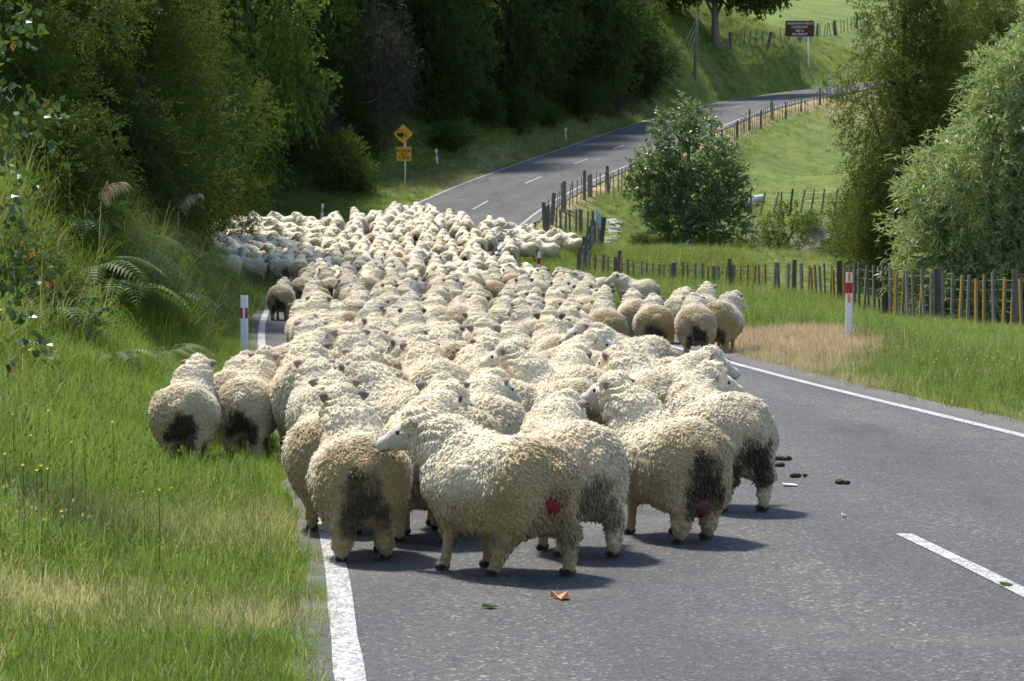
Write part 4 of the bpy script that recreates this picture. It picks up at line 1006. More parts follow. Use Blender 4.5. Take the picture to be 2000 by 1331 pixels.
for u, v, d, h, lab, lean, rs in [
 (1048, 492, 71, .95, 'white marker post with red band leaning right at the fence corner grass', (0, .10), None),
 (1044, 425, 88, .95, 'white marker post with red band by the orange verge left of the paling fence', (0, .02), None),
 (1154, 336, 110.5, .95, 'white marker post with red band above the pale wooden post on the uphill road', (0, 0), None),
 (628, 398, 100, .95, 'white marker post on the grass verge at the back of the flock', (0, .05), 'edges'),
 (530, 471, 78, .95, 'marker post with red band sunk among the sheep at the left', (0, .03), None),
 (854, 320, 120, .90, 'small tilted marker post right of the school bus sign', (0, -.07), 'edges'),
 (1105, 250, 137, .90, 'tiny white marker post on the inside of the uphill bend', (0, 0), 'edges')]:
    x = (u - 1000) * d / F; top = CH - (v - HZ) * d / F; gz_ = ground(x, d)
    marker(x, d, max(.7, min(1.6, top - gz_)), lab, max(.7, min(1.6, top - gz_)) - .34, max(.7, min(1.6, top - gz_)) - .17, False, lean, .10, redside=rs)
x, y = 24.4, 196.5; marker(x, y, 1.0, 'white marker post at the far end of the road by the feathery tree', .6, .75, lean=(0, 0))

# ------------------------------------------------------------------ signs
def text_mesh(s, size, mat, bold=.0):
    c = bpy.data.curves.new('lettering', 'FONT'); c.body = s; c.size = size; c.align_x = 'CENTER'; c.align_y = 'CENTER'; c.extrude = .0015; c.offset = bold; c.space_character = 1.08
    o = bpy.data.objects.new('lettering', c); COL.objects.link(o)
    me = bpy.data.meshes.new_from_object(o.evaluated_get(bpy.context.evaluated_depsgraph_get())); bpy.data.objects.remove(o)
    me.name = 'lettering'; me.materials.clear(); me.materials.append(M[mat]); return me
d = 112; x = (790 - 1000) * d / F; gz_ = ground(x, d); s = d / F
zc = lambda v: CH - (v - HZ) * s - gz_
root = empty('school_bus_sign', (x, d, gz_)); tag(root, 'yellow diamond bus warning sign over a yellow SCHOOL BUS TURNS plate on a pale pole', 'road sign')
m = MB(); m.tube([(.02, .03, -.3), (.02, .03, zc(262))], .040, 10); m.build('pole', M['steel'], root, True)
R_ = 19.5 * s; cz = zc(262); cx = -.05
m = MB(); rr_ = .09
dia = []
for a in (90, 0, -90, 180):
    A_ = math.radians(a); c_ = np.array([math.cos(A_), math.sin(A_)]); t_ = np.array([-math.sin(A_), math.cos(A_)])
    for q in (.07, .0, -.07): dia.append(c_ * (R_ - abs(q) - (.02 if q == 0 else 0.0)) + t_ * q)
m.prism([(cx + p[0], cz + p[1]) for p in dia][::-1], -.03, -.015)
panel = m.build('diamond_panel', M['yellow'], root)
def ico(polys): 
    m = MB()
    for p in polys: m.prism([(cx + a * s, cz + b * s) for a, b in p], -.036, -.031)
    return m
bus = ico([[(-13, 1.5), (-12, -3), (-8, -6), (-3, -7), (-1.5, -5), (1, -5), (1.2, -1), (-.5, 2.2), (-1, 2.6)],          # body
           [(-9, 8.2), (-1.5, 8.2), (-1, 7), (-10, 7)], [(-10.2, 7), (-9.2, 7), (-12, 1.4), (-13, 1.4)], [(-1.7, 7.2), (-1, 7.2), (-.8, 2.4), (-1.5, 2.4)],
           [(-4, -6), (-1, -6.5), (-1.5, -9), (-3.5, -9)]])
bus.build('bus_symbol', M['black'], panel)
kid = ico([[(4.2, 2.6), (5.2, 2.6), (5.4, 1.4), (4.8, .9), (4, 1.5)], [(4, .8), (5.6, .6), (6, -3), (4.2, -3)], [(4.2, -3), (5, -3), (3.6, -7.4), (2.6, -7.2)], [(5, -3), (6, -3), (8.2, -7.6), (7.4, -8)], [(5.6, .4), (7.2, -1.8), (6.8, -2.2), (5.4, -.4)], [(4, .4), (2.4, -2.2), (2.9, -2.5), (4.3, -.6)]])
kid.build('child_symbol', M['black'], panel)
z0, z1 = zc(315), zc(287); m = MB(); m.box((-.02, -.022, (z0 + z1) / 2), (29 * s, .014, z1 - z0)); plate = m.build('plate', M['yellow'], root)
for t, v in (('SCHOOL', 295), ('BUS', 302), ('TURNS', 309)):
    me = text_mesh(t, .185, 'black', .004); o = link('lettering', me, plate); o.location = (-.02, -.0315, zc(v)); o.rotation_euler = (math.pi / 2, 0, 0); o.scale = (.80, 1, 1)
x, y = on_ground(1562, 113, 150); d = y; s = d / F; gz_ = ground(x, y); zc = lambda v: CH - (v - HZ) * s - gz_
root = empty('lookout_sign', (x, y, gz_)); tag(root, 'brown tourist sign reading RAUKAWA FALLS LOOKOUT 400 m ON RIGHT on two white posts', 'road sign')
for u, v in ((1546, 113), (1579, 124)):
    m = MB(); xx = (u - 1562) * s; m.tube([(xx, .05, ground(x + xx, y) - gz_ - .4), (xx, .05, zc(48))], .055, 8); m.build('post', M['white'], root, True)
W2, z0, z1 = 28 * s, zc(72), zc(41)
def rrect(w, z0, z1, r):
    out = []
    for cx_, cz_, a0 in ((w - r, z1 - r, 0), (-w + r, z1 - r, 90), (-w + r, z0 + r, 180), (w - r, z0 + r, 270)):
        out += [(cx_ + r * math.cos(math.radians(a0 + k * 30)), cz_ + r * math.sin(math.radians(a0 + k * 30))) for k in range(4)]
    return out[::-1]
m = MB(); m.prism(rrect(W2, z0, z1, .12), -.03, -.01); pn = m.build('panel', M['brown'], root)
m = MB(); m.prism(rrect(W2 + .03, z0 - .03, z1 + .03, .14), -.022, -.012); m.build('border', M['signwhite'], root)
for t, v, sz in (('RAUKAWA FALLS', 46.2, .24), ('LOOKOUT', 53.5, .24), ('400 m', 60.5, .24), ('ON RIGHT', 67.3, .24)):
    me = text_mesh(t, sz, 'signwhite', .006); o = link('lettering', me, pn); o.location = (0, -.0325, zc(v)); o.rotation_euler = (math.pi / 2, 0, 0)
# small pale board at the end of the dark fence
x, y = 3.15 - .25, 86.2; z = ground(x, y); o = empty('board_sign', (x, y, z)); o.rotation_euler = (0, 0, 1.25); tag(o, 'small pale blue board with a white edge on the end of the short dark fence', 'sign')
m = MB(); m.box((0, 0, 1.05), (.62, .02, .48), np.array([[1, 0, 0], [0, 1, 0], [-.35, 0, 1]])); m.build('panel', M['greyblue'], o)
m = MB(); m.box((-.32, -.004, 1.16), (.04, .03, .52)); m.box((0, -.004, 1.32), (.64, .03, .04), np.array([[1, 0, 0], [0, 1, 0], [-.35, 0, 1]])); m.build('edge', M['white'], o)
m = MB(); m.tube([(-.2, .03, -.2), (-.2, .03, 1.2)], .025, 6); m.build('post', M['post'], o)

# ------------------------------------------------------------------ power pole and lines
px, py = on_ground(1356, 150, 140); s = py / F; gz_ = ground(px, py); top = CH - (28 - HZ) * s - gz_
root = empty('power_pole', (px, py, gz_)); tag(root, 'weathered grey power pole standing in the grassy bank below the shade tree', 'pole')
m = MB(); m.tube([(0, 0, -.4), (.12, 0, top * .5), (.25, 0, top)], [.12, .105, .085], 10); m.build('pole', M['greybark'], root, True)
m = MB(); m.tube([(.24, .02, top - .1), (.22, .02, top + .9)], [.035, .03], 6); m.build('top_spike', M['greybark'], root, True)
for i, (u, v) in enumerate([(1322, 102), (1332, 100), (1340, 101), (1348, 99), (1329, 98)]):
    xx, yy = on_ground(u, v, 150); m = MB(); t_ = (px + .2, py, gz_ + top - .2 - .45 * i)
    yy = py + 2.0; xx = (u - 1000) * yy / F; zz = ground(xx, yy)
    m.tube([t_, ((t_[0] + xx) / 2, (t_[1] + yy) / 2, (t_[2] + zz) / 2 - .1), (xx, yy, zz)], .022, 5, False)
    o = m.build('stay_pole', M['bleached'], root); o.matrix_parent_inverse = Matrix.Translation((-px, -py, -gz_))
for k, (p0, p1) in enumerate([(P(950, -12, 150), P(1262, 112, 171)), (P(1090, -10, 152), P(1270, 62, 171))]):
    m = MB(); pts = [p0 + (p1 - p0) * t + np.array([0, 0, -1.2 * math.sin(math.pi * t)]) for t in np.linspace(0, 1, 14)]
    m.tube(pts, .022, 5, False); tag(m.build('power_line', M['wire'], None, True), ['lower', 'upper'][k] + ' power line crossing in front of the dark bush', 'cable')

# ------------------------------------------------------------------ logs, driftwood, stones, litter
a = np.array([(1443 - 1000) * 111 / F, 111.]); b = np.array([(1489 - 1000) * 112.5 / F, 112.5])
m = MB(); n_ = 6; pp = [a + (b - a) * t for t in np.linspace(0, 1, n_)]; za, zb = ground(*a) + .16, ground(*b) + .16
m.tube([(p[0], p[1], za + (zb - za) * t + .08 * math.sin(t * 3)) for p, t in zip(pp, np.linspace(0, 1, n_))], [.17, .19, .18, .17, .16, .13], 10); tag(m.build('log', M['bleached'], None, True), 'bleached fallen log in the pasture behind the leaning posts', 'log')
for pix, dd, lab in [([(1341, 483), (1343, 472), (1350, 469), (1357, 474), (1362, 480)], 93, 'bleached branch lying below the glittering tree'),
                     ([(1458, 496), (1470, 492), (1478, 486), (1486, 484), (1487, 492), (1488, 505)], 94.5, 'twisted white driftwood by the creek shrubs'),
                     ([(1249, 420), (1258, 404), (1267, 392)], 93.5, 'thin bare stick leaning at the left of the glittering tree')]:
    m = MB(); q = [P(u, v, dd + .3 * i) for i, (u, v) in enumerate(pix)]
    base = min(range(len(q)), key=lambda i: q[i][2]); g0 = ground(q[base][0], q[base][1]); 
    m.tube(q, np.linspace(.055, .03, len(q)) * (.5 if 'stick' in lab else 1), 7); tag(m.build('driftwood', M['bleached'], None, True), lab, 'branch')
rs = random.Random(3)
def stone_mesh(seed):
    r = np.random.default_rng(seed); th, ph = np.meshgrid(np.linspace(0, math.pi, 6), np.linspace(0, 2 * math.pi, 9)[:-1], indexing='ij')
    V = np.stack([np.sin(th) * np.cos(ph), np.sin(th) * np.sin(ph), np.cos(th) * .6], -1).reshape(-1, 3) * (1 + .25 * r.normal(0, 1, (48, 1)).clip(-1, 1)); V[:8] = V[:8].mean(0); V[-8:] = V[-8:].mean(0)
    return fast_mesh('stone', V, np.array([(i * 8 + j, i * 8 + (j + 1) % 8, (i + 1) * 8 + (j + 1) % 8, (i + 1) * 8 + j) for i in range(5) for j in range(8)]), False, mats=[M['stone']])
sm = [stone_mesh(i) for i in range(4)]
SPOT = [(1184, 436), (1192, 440), (1200, 434), (1188, 446), (1196, 451), (1204, 446), (1181, 457), (1190, 461), (1201, 458), (1177, 468), (1186, 472), (1195, 470), (1207, 440), (1180, 442), (1174, 450), (1198, 465)]
for u, v in SPOT:
    x, y = on_ground(u + rs.uniform(-2, 2), v, 80); o = link('stone', rs.choice(sm), None, None, (x, y, ground(x, y) + .02)); sc = rs.uniform(.08, .24); o.scale = (sc * 1.6, sc, sc * .7); o.rotation_euler = (0, 0, rs.uniform(0, 6))
    tag(o, 'pale limestone lump in the gravel patch behind the short dark fence', 'stone', 'stones of the gravel patch')
m = MB(); ring = []
for u, v in [(1176, 432), (1204, 430), (1213, 442), (1206, 458), (1200, 474), (1184, 480), (1172, 474), (1178, 455), (1172, 444)]:
    x, y = on_ground(u, v, 80); ring.append((x, y))
ring = np.array(ring); cc = ring.mean(0); V = []; Fs = []
for k in range(5):
    for q in ring: p = cc + (q - cc) * (k / 4); V.append((p[0], p[1], ground(*p) + .03))
n_ = len(ring)
for k in range(4):
    for j in range(n_): Fs.append((k * n_ + j, k * n_ + (j + 1) % n_, (k + 1) * n_ + (j + 1) % n_, (k + 1) * n_ + j))
m.add(V, Fs); tag(m.build('gravel_patch', M['stone'], None, True), 'patch of pale crushed stone on the driveway', 'gravel', kind='structure')

def flat_bit(name, u, v, poly, h, mat, label, cat, group=None, rz=0):
    y = gp_(v); x = (u - 1000) * y / F; m = MB(); n = len(poly); r = random.Random(int(u))
    V = [(a, b, .006 + (h if i % 3 == 0 else 0)) for i, (a, b) in enumerate(poly)] + [(a * .97, b * .97, .003) for a, b in poly]
    m.add(V, [tuple(range(n))] + [(i + n, (i + 1) % n + n, (i + 1) % n, i) for i in range(n)] + [tuple(range(2 * n - 1, n - 1, -1))])
    o = m.build(name, M[mat]); o.location = (x, y, .004 if abs(road_frame([x], [y])[1][0]) < 3.2 else ground(x, y) + .05); o.rotation_euler = (0, 0, rz); tag(o, label, cat, group)
def gp_(v): return F * CH / (v - HZ)
flat_bit('orange_peel', 1095, 1171, [(-.045, .03), (-.01, .045), (.035, .03), (.03, -.02), (.0, -.055), (-.012, .0)], .03, 'peel', 'torn orange scrap of peel on the road in front of the flock', 'litter')
flat_bit('leaf', 957, 1189, [(-.035, 0), (0, .035), (.035, .01), (.0, -.03)], .012, 'greenleaf', 'small green leaf lying on the road left of the orange peel', 'leaf')
flat_bit('leaf', 1966, 1146, [(-.03, 0), (0, .03), (.035, .01), (.0, -.02)], .012, 'greenleaf', 'small green leaf lying on the centre dash at the right', 'leaf')
flat_bit('paper_scrap', 1542, 950, [(-.045, -.03), (.045, -.035), (.05, .03), (-.04, .035)], .008, 'paper', 'white paper scrap on the road behind the rightmost front sheep', 'litter')
flat_bit('paper_scrap', 1648, 1010, [(-.014, -.02), (.014, -.02), (.012, .02), (-.012, .02)], .012, 'paper', 'tiny white scrap on the road beyond the centre dash', 'litter')
flat_bit('paper_scrap', 1673, 712, [(-.04, -.05), (.04, -.05), (.04, .05), (-.04, .05)], .05, 'paper', 'crumpled white scrap in the grass below the right marker post', 'litter')
for u, v, lab in [(1559, 933, 'dark dropping nearest behind the rightmost sheep'), (1640, 946, 'dark dropping farther right on the road'), (1528, 900, 'small dropping beside the rump of the rightmost sheep'), (1528, 912, 'dropping close behind the rightmost sheep')]:
    y = gp_(v); x = (u - 1000) * y / F; m = MB()
    for k in range(6):
        a = rs.uniform(0, 6); q = rs.uniform(0, .035); c = np.array([q * 1.6 * math.cos(a), q * math.sin(a) * 1.2, .012]); r_ = rs.uniform(.012, .02)
        m.tube([c - (r_ * 1.4, 0, 0), c - (r_ * .6, 0, 0), c + (r_ * .6, 0, 0.002), c + (r_ * 1.5, 0, 0)], [.004, r_, r_ * .95, .004], 7)
    o = m.build('dropping', M['dung'], None, True); o.location = (x, y, .0); tag(o, lab, 'dung')

# ------------------------------------------------------------------ sheep
def surface_nets(f, org, h):
    nx, ny, nz = f.shape
    ins = f < 0
    c = [ins[dx:nx - 1 + dx, dy:ny - 1 + dy, dz:nz - 1 + dz] for dx in (0, 1) for dy in (0, 1) for dz in (0, 1)]
    cnt = sum(a.astype(np.int8) for a in c)
    act = (cnt > 0) & (cnt < 8)
    I = np.argwhere(act); vid = np.full(act.shape, -1, np.int32); vid[act] = np.arange(len(I))
    acc = np.zeros((len(I), 3)); num = np.zeros(len(I))
    corners = [(0, 0, 0), (1, 0, 0), (0, 1, 0), (1, 1, 0), (0, 0, 1), (1, 0, 1), (0, 1, 1), (1, 1, 1)]
    val = {k: f[I[:, 0] + k[0], I[:, 1] + k[1], I[:, 2] + k[2]] for k in corners}
    for a in corners:
        for ax in range(3):
            if a[ax] == 0:
                b = list(a); b[ax] = 1; b = tuple(b)
                va, vb = val[a], val[b]; w = (va < 0) != (vb < 0)
                t = va[w] / (va[w] - vb[w])
                pt = np.tile(np.array(a, float), (w.sum(), 1)); pt[:, ax] += t
                acc[w] += pt; num[w] += 1
    V = org + h * (I + acc / num[:, None])
    Q = []
    for ax in range(3):
        sl0 = [slice(None)] * 3; sl1 = [slice(None)] * 3
        sl0[ax] = slice(0, -1); sl1[ax] = slice(1, None)
        e = ins[tuple(sl0)] != ins[tuple(sl1)]
        E = np.argwhere(e); o1, o2 = [(1, 2), (2, 0), (0, 1)][ax]
        E = E[(E[:, o1] > 0) & (E[:, o2] > 0)]
        E = E[(E[:, o1] < f.shape[o1] - 1) & (E[:, o2] < f.shape[o2] - 1)]
        def cell(d1, d2):
            q = E.copy(); q[:, o1] += d1; q[:, o2] += d2; return vid[q[:, 0], q[:, 1], q[:, 2]]
        q = np.stack([cell(-1, -1), cell(0, -1), cell(0, 0), cell(-1, 0)], 1)
        first = ins[E[:, 0], E[:, 1], E[:, 2]]
        q[~first] = q[~first][:, ::-1]
        Q.append(q[(q >= 0).all(1)])
    return V, np.concatenate(Q)

def sd_ell(P, c, r):
    q = P - c; r = np.asarray(r)
    k0 = np.linalg.norm(q / r, axis=-1); k1 = np.linalg.norm(q / (r * r), axis=-1)
    return k0 * (k0 - 1) / np.maximum(k1, 1e-6)
def sd_cone(P, a, b, ra, rb):
    a = np.asarray(a, float); b = np.asarray(b, float); ab = b - a
    t = np.clip(((P - a) @ ab) / (ab @ ab), 0, 1)
    return np.linalg.norm(P - a - t[..., None] * ab, axis=-1) - (ra + (rb - ra) * t)

def sheep_prims(p):
    """walking towards +y, origin on the road under the belly. returns list (kind, sdf args, blend)"""
    r = random.Random(p.get('seed', 0))
    fat = p.get('fat', 1.0); hy = math.radians(p.get('yaw', 0)); hp = math.radians(p.get('pitch', 22)); raise_ = p.get('raise', 0.0)
    Q = []
    el = lambda k, c, rr, b=.05: Q.append((k, 'e', np.array(c, float), np.array(rr, float), b))
    co = lambda k, a, b_, ra, rb, b=.03: Q.append((k, 'c', np.array(a, float), np.array(b_, float), ra, rb, b))
    sag = p.get('bend', 0.0)
    el('wool', (0, -.205, .50), (.282 * fat, .25, .275))
    el('wool', (sag * .5, .0, .468), (.302 * fat, .32, .272))
    el('wool', (sag, .20, .49), (.25 * fat, .22, .265))
    el('wool', (sag, .27, .50), (.185, .165, .215), .06)
    side = math.sin(hy)
    H = np.array([sag - .18 * side, .27 + .08 + .14 * math.cos(hy), .81 + raise_])
    co('wool', (sag, .22, .60), (sag - .07 * side, .335, .72 + raise_ * .5), .20, .155, .07)
    co('wool', (sag - .07 * side, .335, .72 + raise_ * .5), H + (0, 0, -.01), .155, .108, .06)
    d = np.array([-math.sin(hy) * math.cos(hp), math.cos(hy) * math.cos(hp), -math.sin(hp)])
    sd = np.array([math.cos(hy), math.sin(hy), 0.0]); up = np.cross(sd, d); 
    if up[2] < 0: up = -up
    el('wool', H + up * .045 - d * .015, (.092, .092, .075), .03)
    co('face', H + d * .02, H + d * .12, .088, .072, .03)
    co('face', H + d * .12 - up * .005, H + d * .215 - up * .012, .066, .046, .03)
    el('face', H + d * .235 - up * .018, (.043, .043, .040), .02)
    # legs: phase -1..1 swings the foot along y
    ph = p.get('legs', (.3, -.3, -.25, .35)); lift = p.get('lift', (0, 0, 0, 0))
    for i, sx in enumerate((-1, 1)):
        f = ph[i]; l = lift[i]; x0 = sag + sx * .115
        knee = (x0, .19 + .10 * f + (.06 if l else 0), .225 + l * .5); fet = (x0 + sx * .005, .175 + .20 * f, .075 + l); hoof = (x0 + sx * .008, .20 + .21 * f, .0 + l)
        co('wool', (x0 * .95, .18, .40), knee, .098, .040, .05)
        co('leg', knee, fet, .031, .026, .015); co('leg', fet, (hoof[0], hoof[1] - .012, hoof[2] + .045), .028, .029, .012)
        co('hoof', (hoof[0] - .012, hoof[1] + .012, hoof[2] + .026), (hoof[0] - .012, hoof[1] - .018, hoof[2] + .03), .023, .026, .006)
        co('hoof', (hoof[0] + .012, hoof[1] + .012, hoof[2] + .026), (hoof[0] + .012, hoof[1] - .018, hoof[2] + .03), .023, .026, .006)
    for i, sx in enumerate((-1, 1)):
        f = ph[2 + i]; l = lift[2 + i]; x0 = sx * .135
        stifle = (x0 * 1.02, -.14 + .08 * f, .35); hock = (x0 * .98, -.335 + .17 * f, .245 + l * .7); fet = (x0, -.305 + .25 * f, .075 + l); hoof = (x0, -.28 + .26 * f, l)
        el('wool', (x0 * .95, -.22, .40), (.138, .18, .185), .05)
        co('wool', stifle, hock, .125, .056, .05)
        co('legw', hock, fet, .050, .034, .03); co('leg', fet, (hoof[0], hoof[1] - .012, hoof[2] + .045), .033, .031, .012)
        co('hoof', (hoof[0] - .013, hoof[1] + .014, hoof[2] + .027), (hoof[0] - .013, hoof[1] - .02, hoof[2] + .031), .024, .027, .006)
        co('hoof', (hoof[0] + .013, hoof[1] + .014, hoof[2] + .027), (hoof[0] + .013, hoof[1] - .02, hoof[2] + .031), .024, .027, .006)
    el('wool', (0, -.435, .545), (.06, .055, .085), .05)     # docked tail
    return Q, H, d, sd, up

KINDS = ('wool', 'face', 'leg', 'hoof', 'legw')
def eval_prims(Q, X, kinds=None):
    """distance to each kind for points X"""
    D = {k: np.full(X.shape[:-1], .6) for k in KINDS}
    for q in Q:
        dd = sd_ell(X, q[2], q[3]) if q[1] == 'e' else sd_cone(X, q[2], q[3], q[4], q[5])
        D[q[0]] = np.minimum(D[q[0]], dd)
    return D

def hash_(k): return float(np.random.default_rng(k + 500).random())

def nbw(V, sd):
    return (np.stack([vnoise(V * 25, sd + 50), vnoise(V * 25 + 9, sd + 51), vnoise(V * 25 + 17, sd + 52)], 1) - .5) * 1.5

def sheep_mesh(p, h, name='body'):
    Q, H, d, sd, up = sheep_prims(p)
    lo = np.array([-.52, -.78, -.03]); hi = np.array([.52, .98, 1.12])
    n = np.ceil((hi - lo) / h).astype(int)
    ax = [lo[i] + h * np.arange(n[i]) for i in range(3)]
    f = np.full(tuple(n), .3, np.float32)
    for q in Q:
        k = q[-1]; m = k + .03
        if q[1] == 'e': a, b = q[2] - q[3] - m, q[2] + q[3] + m
        else:
            R = max(q[4], q[5]) + m; a, b = np.minimum(q[2], q[3]) - R, np.maximum(q[2], q[3]) + R
        i0 = np.clip(((a - lo) / h).astype(int), 0, n); i1 = np.clip(((b - lo) / h).astype(int) + 2, 0, n)
        sl = tuple(slice(i0[i], i1[i]) for i in range(3))
        X = np.stack(np.meshgrid(*[ax[i][sl[i]] for i in range(3)], indexing='ij'), -1)
        dd = (sd_ell(X, q[2], q[3]) if q[1] == 'e' else sd_cone(X, q[2], q[3], q[4], q[5])).astype(np.float32)
        g = f[sl]; t = np.clip(.5 + .5 * (g - dd) / k, 0, 1)
        f[sl] = g * (1 - t) + dd * t - k * t * (1 - t)
    V, Fq = surface_nets(f, lo, h)
    # normals by accumulation
    def normals(V):
        a = V[Fq[:, 2]] - V[Fq[:, 0]]; b = V[Fq[:, 3]] - V[Fq[:, 1]]
        fn = np.cross(a, b); N_ = np.zeros_like(V)
        for j in range(4): np.add.at(N_, Fq[:, j], fn)
        return N_ / (np.linalg.norm(N_, axis=1)[:, None] + 1e-12)
    Nn = normals(V)
    D = eval_prims(Q, V)
    dw = np.minimum(D['wool'], D['legw'] + .0); ds = np.minimum(np.minimum(D['face'], D['leg']), D['hoof'])
    wool = smooth01(ds - dw, -.012, .012)
    black = smooth01(np.minimum(dw, D['leg']) - D['hoof'], .0, .01)
    tip = H + d * .275 - up * .008
    dt = np.linalg.norm((V - tip) * (1, 1, 1), axis=1)
    nos = smooth01(-dt, -.034, -.024) * (D['face'] < .02)
    mouth = np.abs((V - (H + d * .25)) @ up + .048) < .005
    mouth = mouth * (((V - H) @ d) > .19) * (D['face'] < .02) * .8
    black = np.maximum(np.maximum(black, nos), mouth)
    leg = smooth01(np.minimum(D['face'], D['wool']) - np.minimum(D['leg'], D['hoof']), -.02, .02)
    # wool locks
    sdd = p.get('seed', 0)
    fine = h < .015
    fl = V * (27, 27, 19) if fine else V * (19, 19, 14)
    fl = fl + (np.stack([vnoise(V * 9, sdd + 40), vnoise(V * 9 + 9, sdd + 41), vnoise(V * 9 + 17, sdd + 42)], 1) - .5) * 1.6
    f1, f2 = worley(fl, sdd)
    lump = smooth01(f2 - f1, .0, .42) * .75 + .25 * (1 - np.clip(f1 / .8, 0, 1) ** 2)
    nb = vnoise(V * 8.5, sdd + 3) - .5; nm = vnoise(V * 3.2, sdd + 5) - .5
    neck = smooth01(V[:, 1], .17, .30) * smooth01(V[:, 2], .5, .62)
    fold = (np.abs(np.sin(V[:, 2] * 34 + V[:, 1] * 9 + nb * 7)) - .5) * .022 * neck
    amp = (.012 if fine else .020)
    disp = wool * (amp * (lump - .55) * (.75 + nb * .9) + .030 * nb + .03 * nm + fold)
    leg_hair = (1 - wool) * .002 * (vnoise(V * 60, 4) - .5)
    V2 = V + Nn * (disp + leg_hair)[:, None]
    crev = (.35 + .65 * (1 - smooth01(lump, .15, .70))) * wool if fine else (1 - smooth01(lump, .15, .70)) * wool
    # dirt mixed with painted shade, and dags (stains held in the wool)
    x, y, z = V.T
    dx_ = (hash_(sdd) - .5) * .07; dz_ = (hash_(sdd + 5) - .5) * .08; ds_ = .8 + .3 * hash_(sdd + 9)
    dag = np.clip(1.35 - np.sqrt(((x - dx_) / (.135 * ds_)) ** 2 + ((z - .36 - dz_) / (.19 * ds_)) ** 2) + (vnoise(V * 13, sdd + 60) - .5) * .9, 0, 1.2) * smooth01(-y, .28, .43)
    dag = np.maximum(dag, np.clip(1.2 - np.sqrt((np.abs(x) - .10) ** 2 / .0064 + ((z - .27) / .15) ** 2), 0, .8) * smooth01(-y, .25, .40))
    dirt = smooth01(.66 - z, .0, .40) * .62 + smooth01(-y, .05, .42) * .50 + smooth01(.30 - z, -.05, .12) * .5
    # ears
    nb0 = len(V2); Ve = []; Fe = []; earv = []
    for s in (-1, 1):
        base = H + sd * s * .072 + up * .035 - d * .012
        axis = sd * s * .95 - d * .28 + up * (.10 + p.get('earup', 0)); axis /= np.linalg.norm(axis)
        wdir = np.cross(axis, d * s); wdir /= np.linalg.norm(wdir)
        nrm = np.cross(axis, wdir)
        L = .108; m0 = nb0 + len(Ve)
        prof = [(.0, .018), (.12, .030), (.35, .040), (.6, .036), (.82, .022), (1.0, .004)]
        for t, w in prof:
            for k in range(8):
                a = 2 * math.pi * k / 8
                cup = -.45 * w * (math.cos(a) ** 2)
                Ve.append(base + axis * L * t + wdir * w * math.cos(a) + nrm * (w * .26 * math.sin(a) + cup * (1 if s > 0 else -1))); earv.append(min(1, t * 3))
        for i in range(len(prof) - 1):
            for k in range(8): Fe.append((m0 + i * 8 + k, m0 + i * 8 + (k + 1) % 8, m0 + (i + 1) * 8 + (k + 1) % 8, m0 + (i + 1) * 8 + k))
    ne = len(Ve)
    allV = np.concatenate([V2, np.array(Ve)])
    z0 = np.zeros(ne)
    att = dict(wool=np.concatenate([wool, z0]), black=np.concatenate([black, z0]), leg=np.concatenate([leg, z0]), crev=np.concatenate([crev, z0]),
               dagm=np.concatenate([dag, z0]), dirtshadem=np.concatenate([dirt, z0]), ear=np.concatenate([np.zeros(nb0), earv]))
    me = fast_mesh(name, allV, [np.concatenate([Fq, np.array(Fe)])], True, vattr=att, mats=[M['wool']])
    out = dict(body=me)
    if fine:
        # the fleece: overlapping wool staples lying along the body, and hanging clots under the tail
        r = np.random.default_rng(sdd + 99)
        N2_ = normals(V2)
        cand = np.nonzero((wool > .9) & (dw < .03))[0]
        k = r.choice(cand, 19000, replace=True); n_ = len(k)
        nn = N2_[k]; b = V2[k] + r.normal(0, .003, (n_, 3))
        fld = (np.stack([vnoise(b * 7, sdd + 70), vnoise(b * 7 + 31, sdd + 71), vnoise(b * 7 + 63, sdd + 72)], 1) - .5) * 3.2
        fd_ = np.array([0, -.35, -1.0]) + fld + r.normal(0, .35, (n_, 3))
        tg = fd_ - nn * (fd_ * nn).sum(1)[:, None]; tg /= np.linalg.norm(tg, axis=1)[:, None] + 1e-9
        sd_ = np.cross(nn, tg)
        L = r.uniform(.016, .033, n_)[:, None]; wd = r.uniform(.0024, .0052, n_)[:, None]; lift_ = r.uniform(.15, .55, n_)[:, None]; wv = r.normal(0, .22, (n_, 1))
        kd = r.choice(np.nonzero((dag > .5) & (wool > .8))[0], 500)
        P_ = [(0, -.12, .7), (.35, .75, 1.0), (.7, .85, .85), (1.0, .45, .12)]      # along, height, width
        rows = []
        for t_, h_, w_ in P_:
            c_ = b + tg * L * t_ + nn * L * lift_ * h_ * .55 + sd_ * L * wv * math.sin(t_ * 3.0)
            for s_ in (-1, 0, 1): rows.append(c_ + sd_ * wd * w_ * s_ + nn * wd * (.55 * w_ if s_ == 0 else 0))
        VV = np.stack(rows, 1).reshape(-1, 3)
        base = np.arange(n_)[:, None] * 12
        qd = np.concatenate([base + np.array([[i * 3 + j, i * 3 + j + 1, i * 3 + j + 4, i * 3 + j + 3]]) for i in range(3) for j in range(2)])
        src_ = np.repeat(k, 12); cr = np.repeat(r.random(n_) ** 2 * .75, 12) + np.tile(np.repeat([.30, 0, 0, 0], 3), n_)
        m_ = len(kd); bd = V2[kd]; t1d = N2_[kd] * .5 + np.array([0, 0, -.8]) + r.normal(0, .25, (m_, 3)); t1d /= np.linalg.norm(t1d, axis=1)[:, None]
        Ld = r.uniform(.014, .045, m_)[:, None]; wdd = r.uniform(.004, .009, m_)[:, None]
        e1d = np.cross(t1d, r.normal(0, 1, (m_, 3))); e1d /= np.linalg.norm(e1d, axis=1)[:, None]; e2d = np.cross(t1d, e1d)
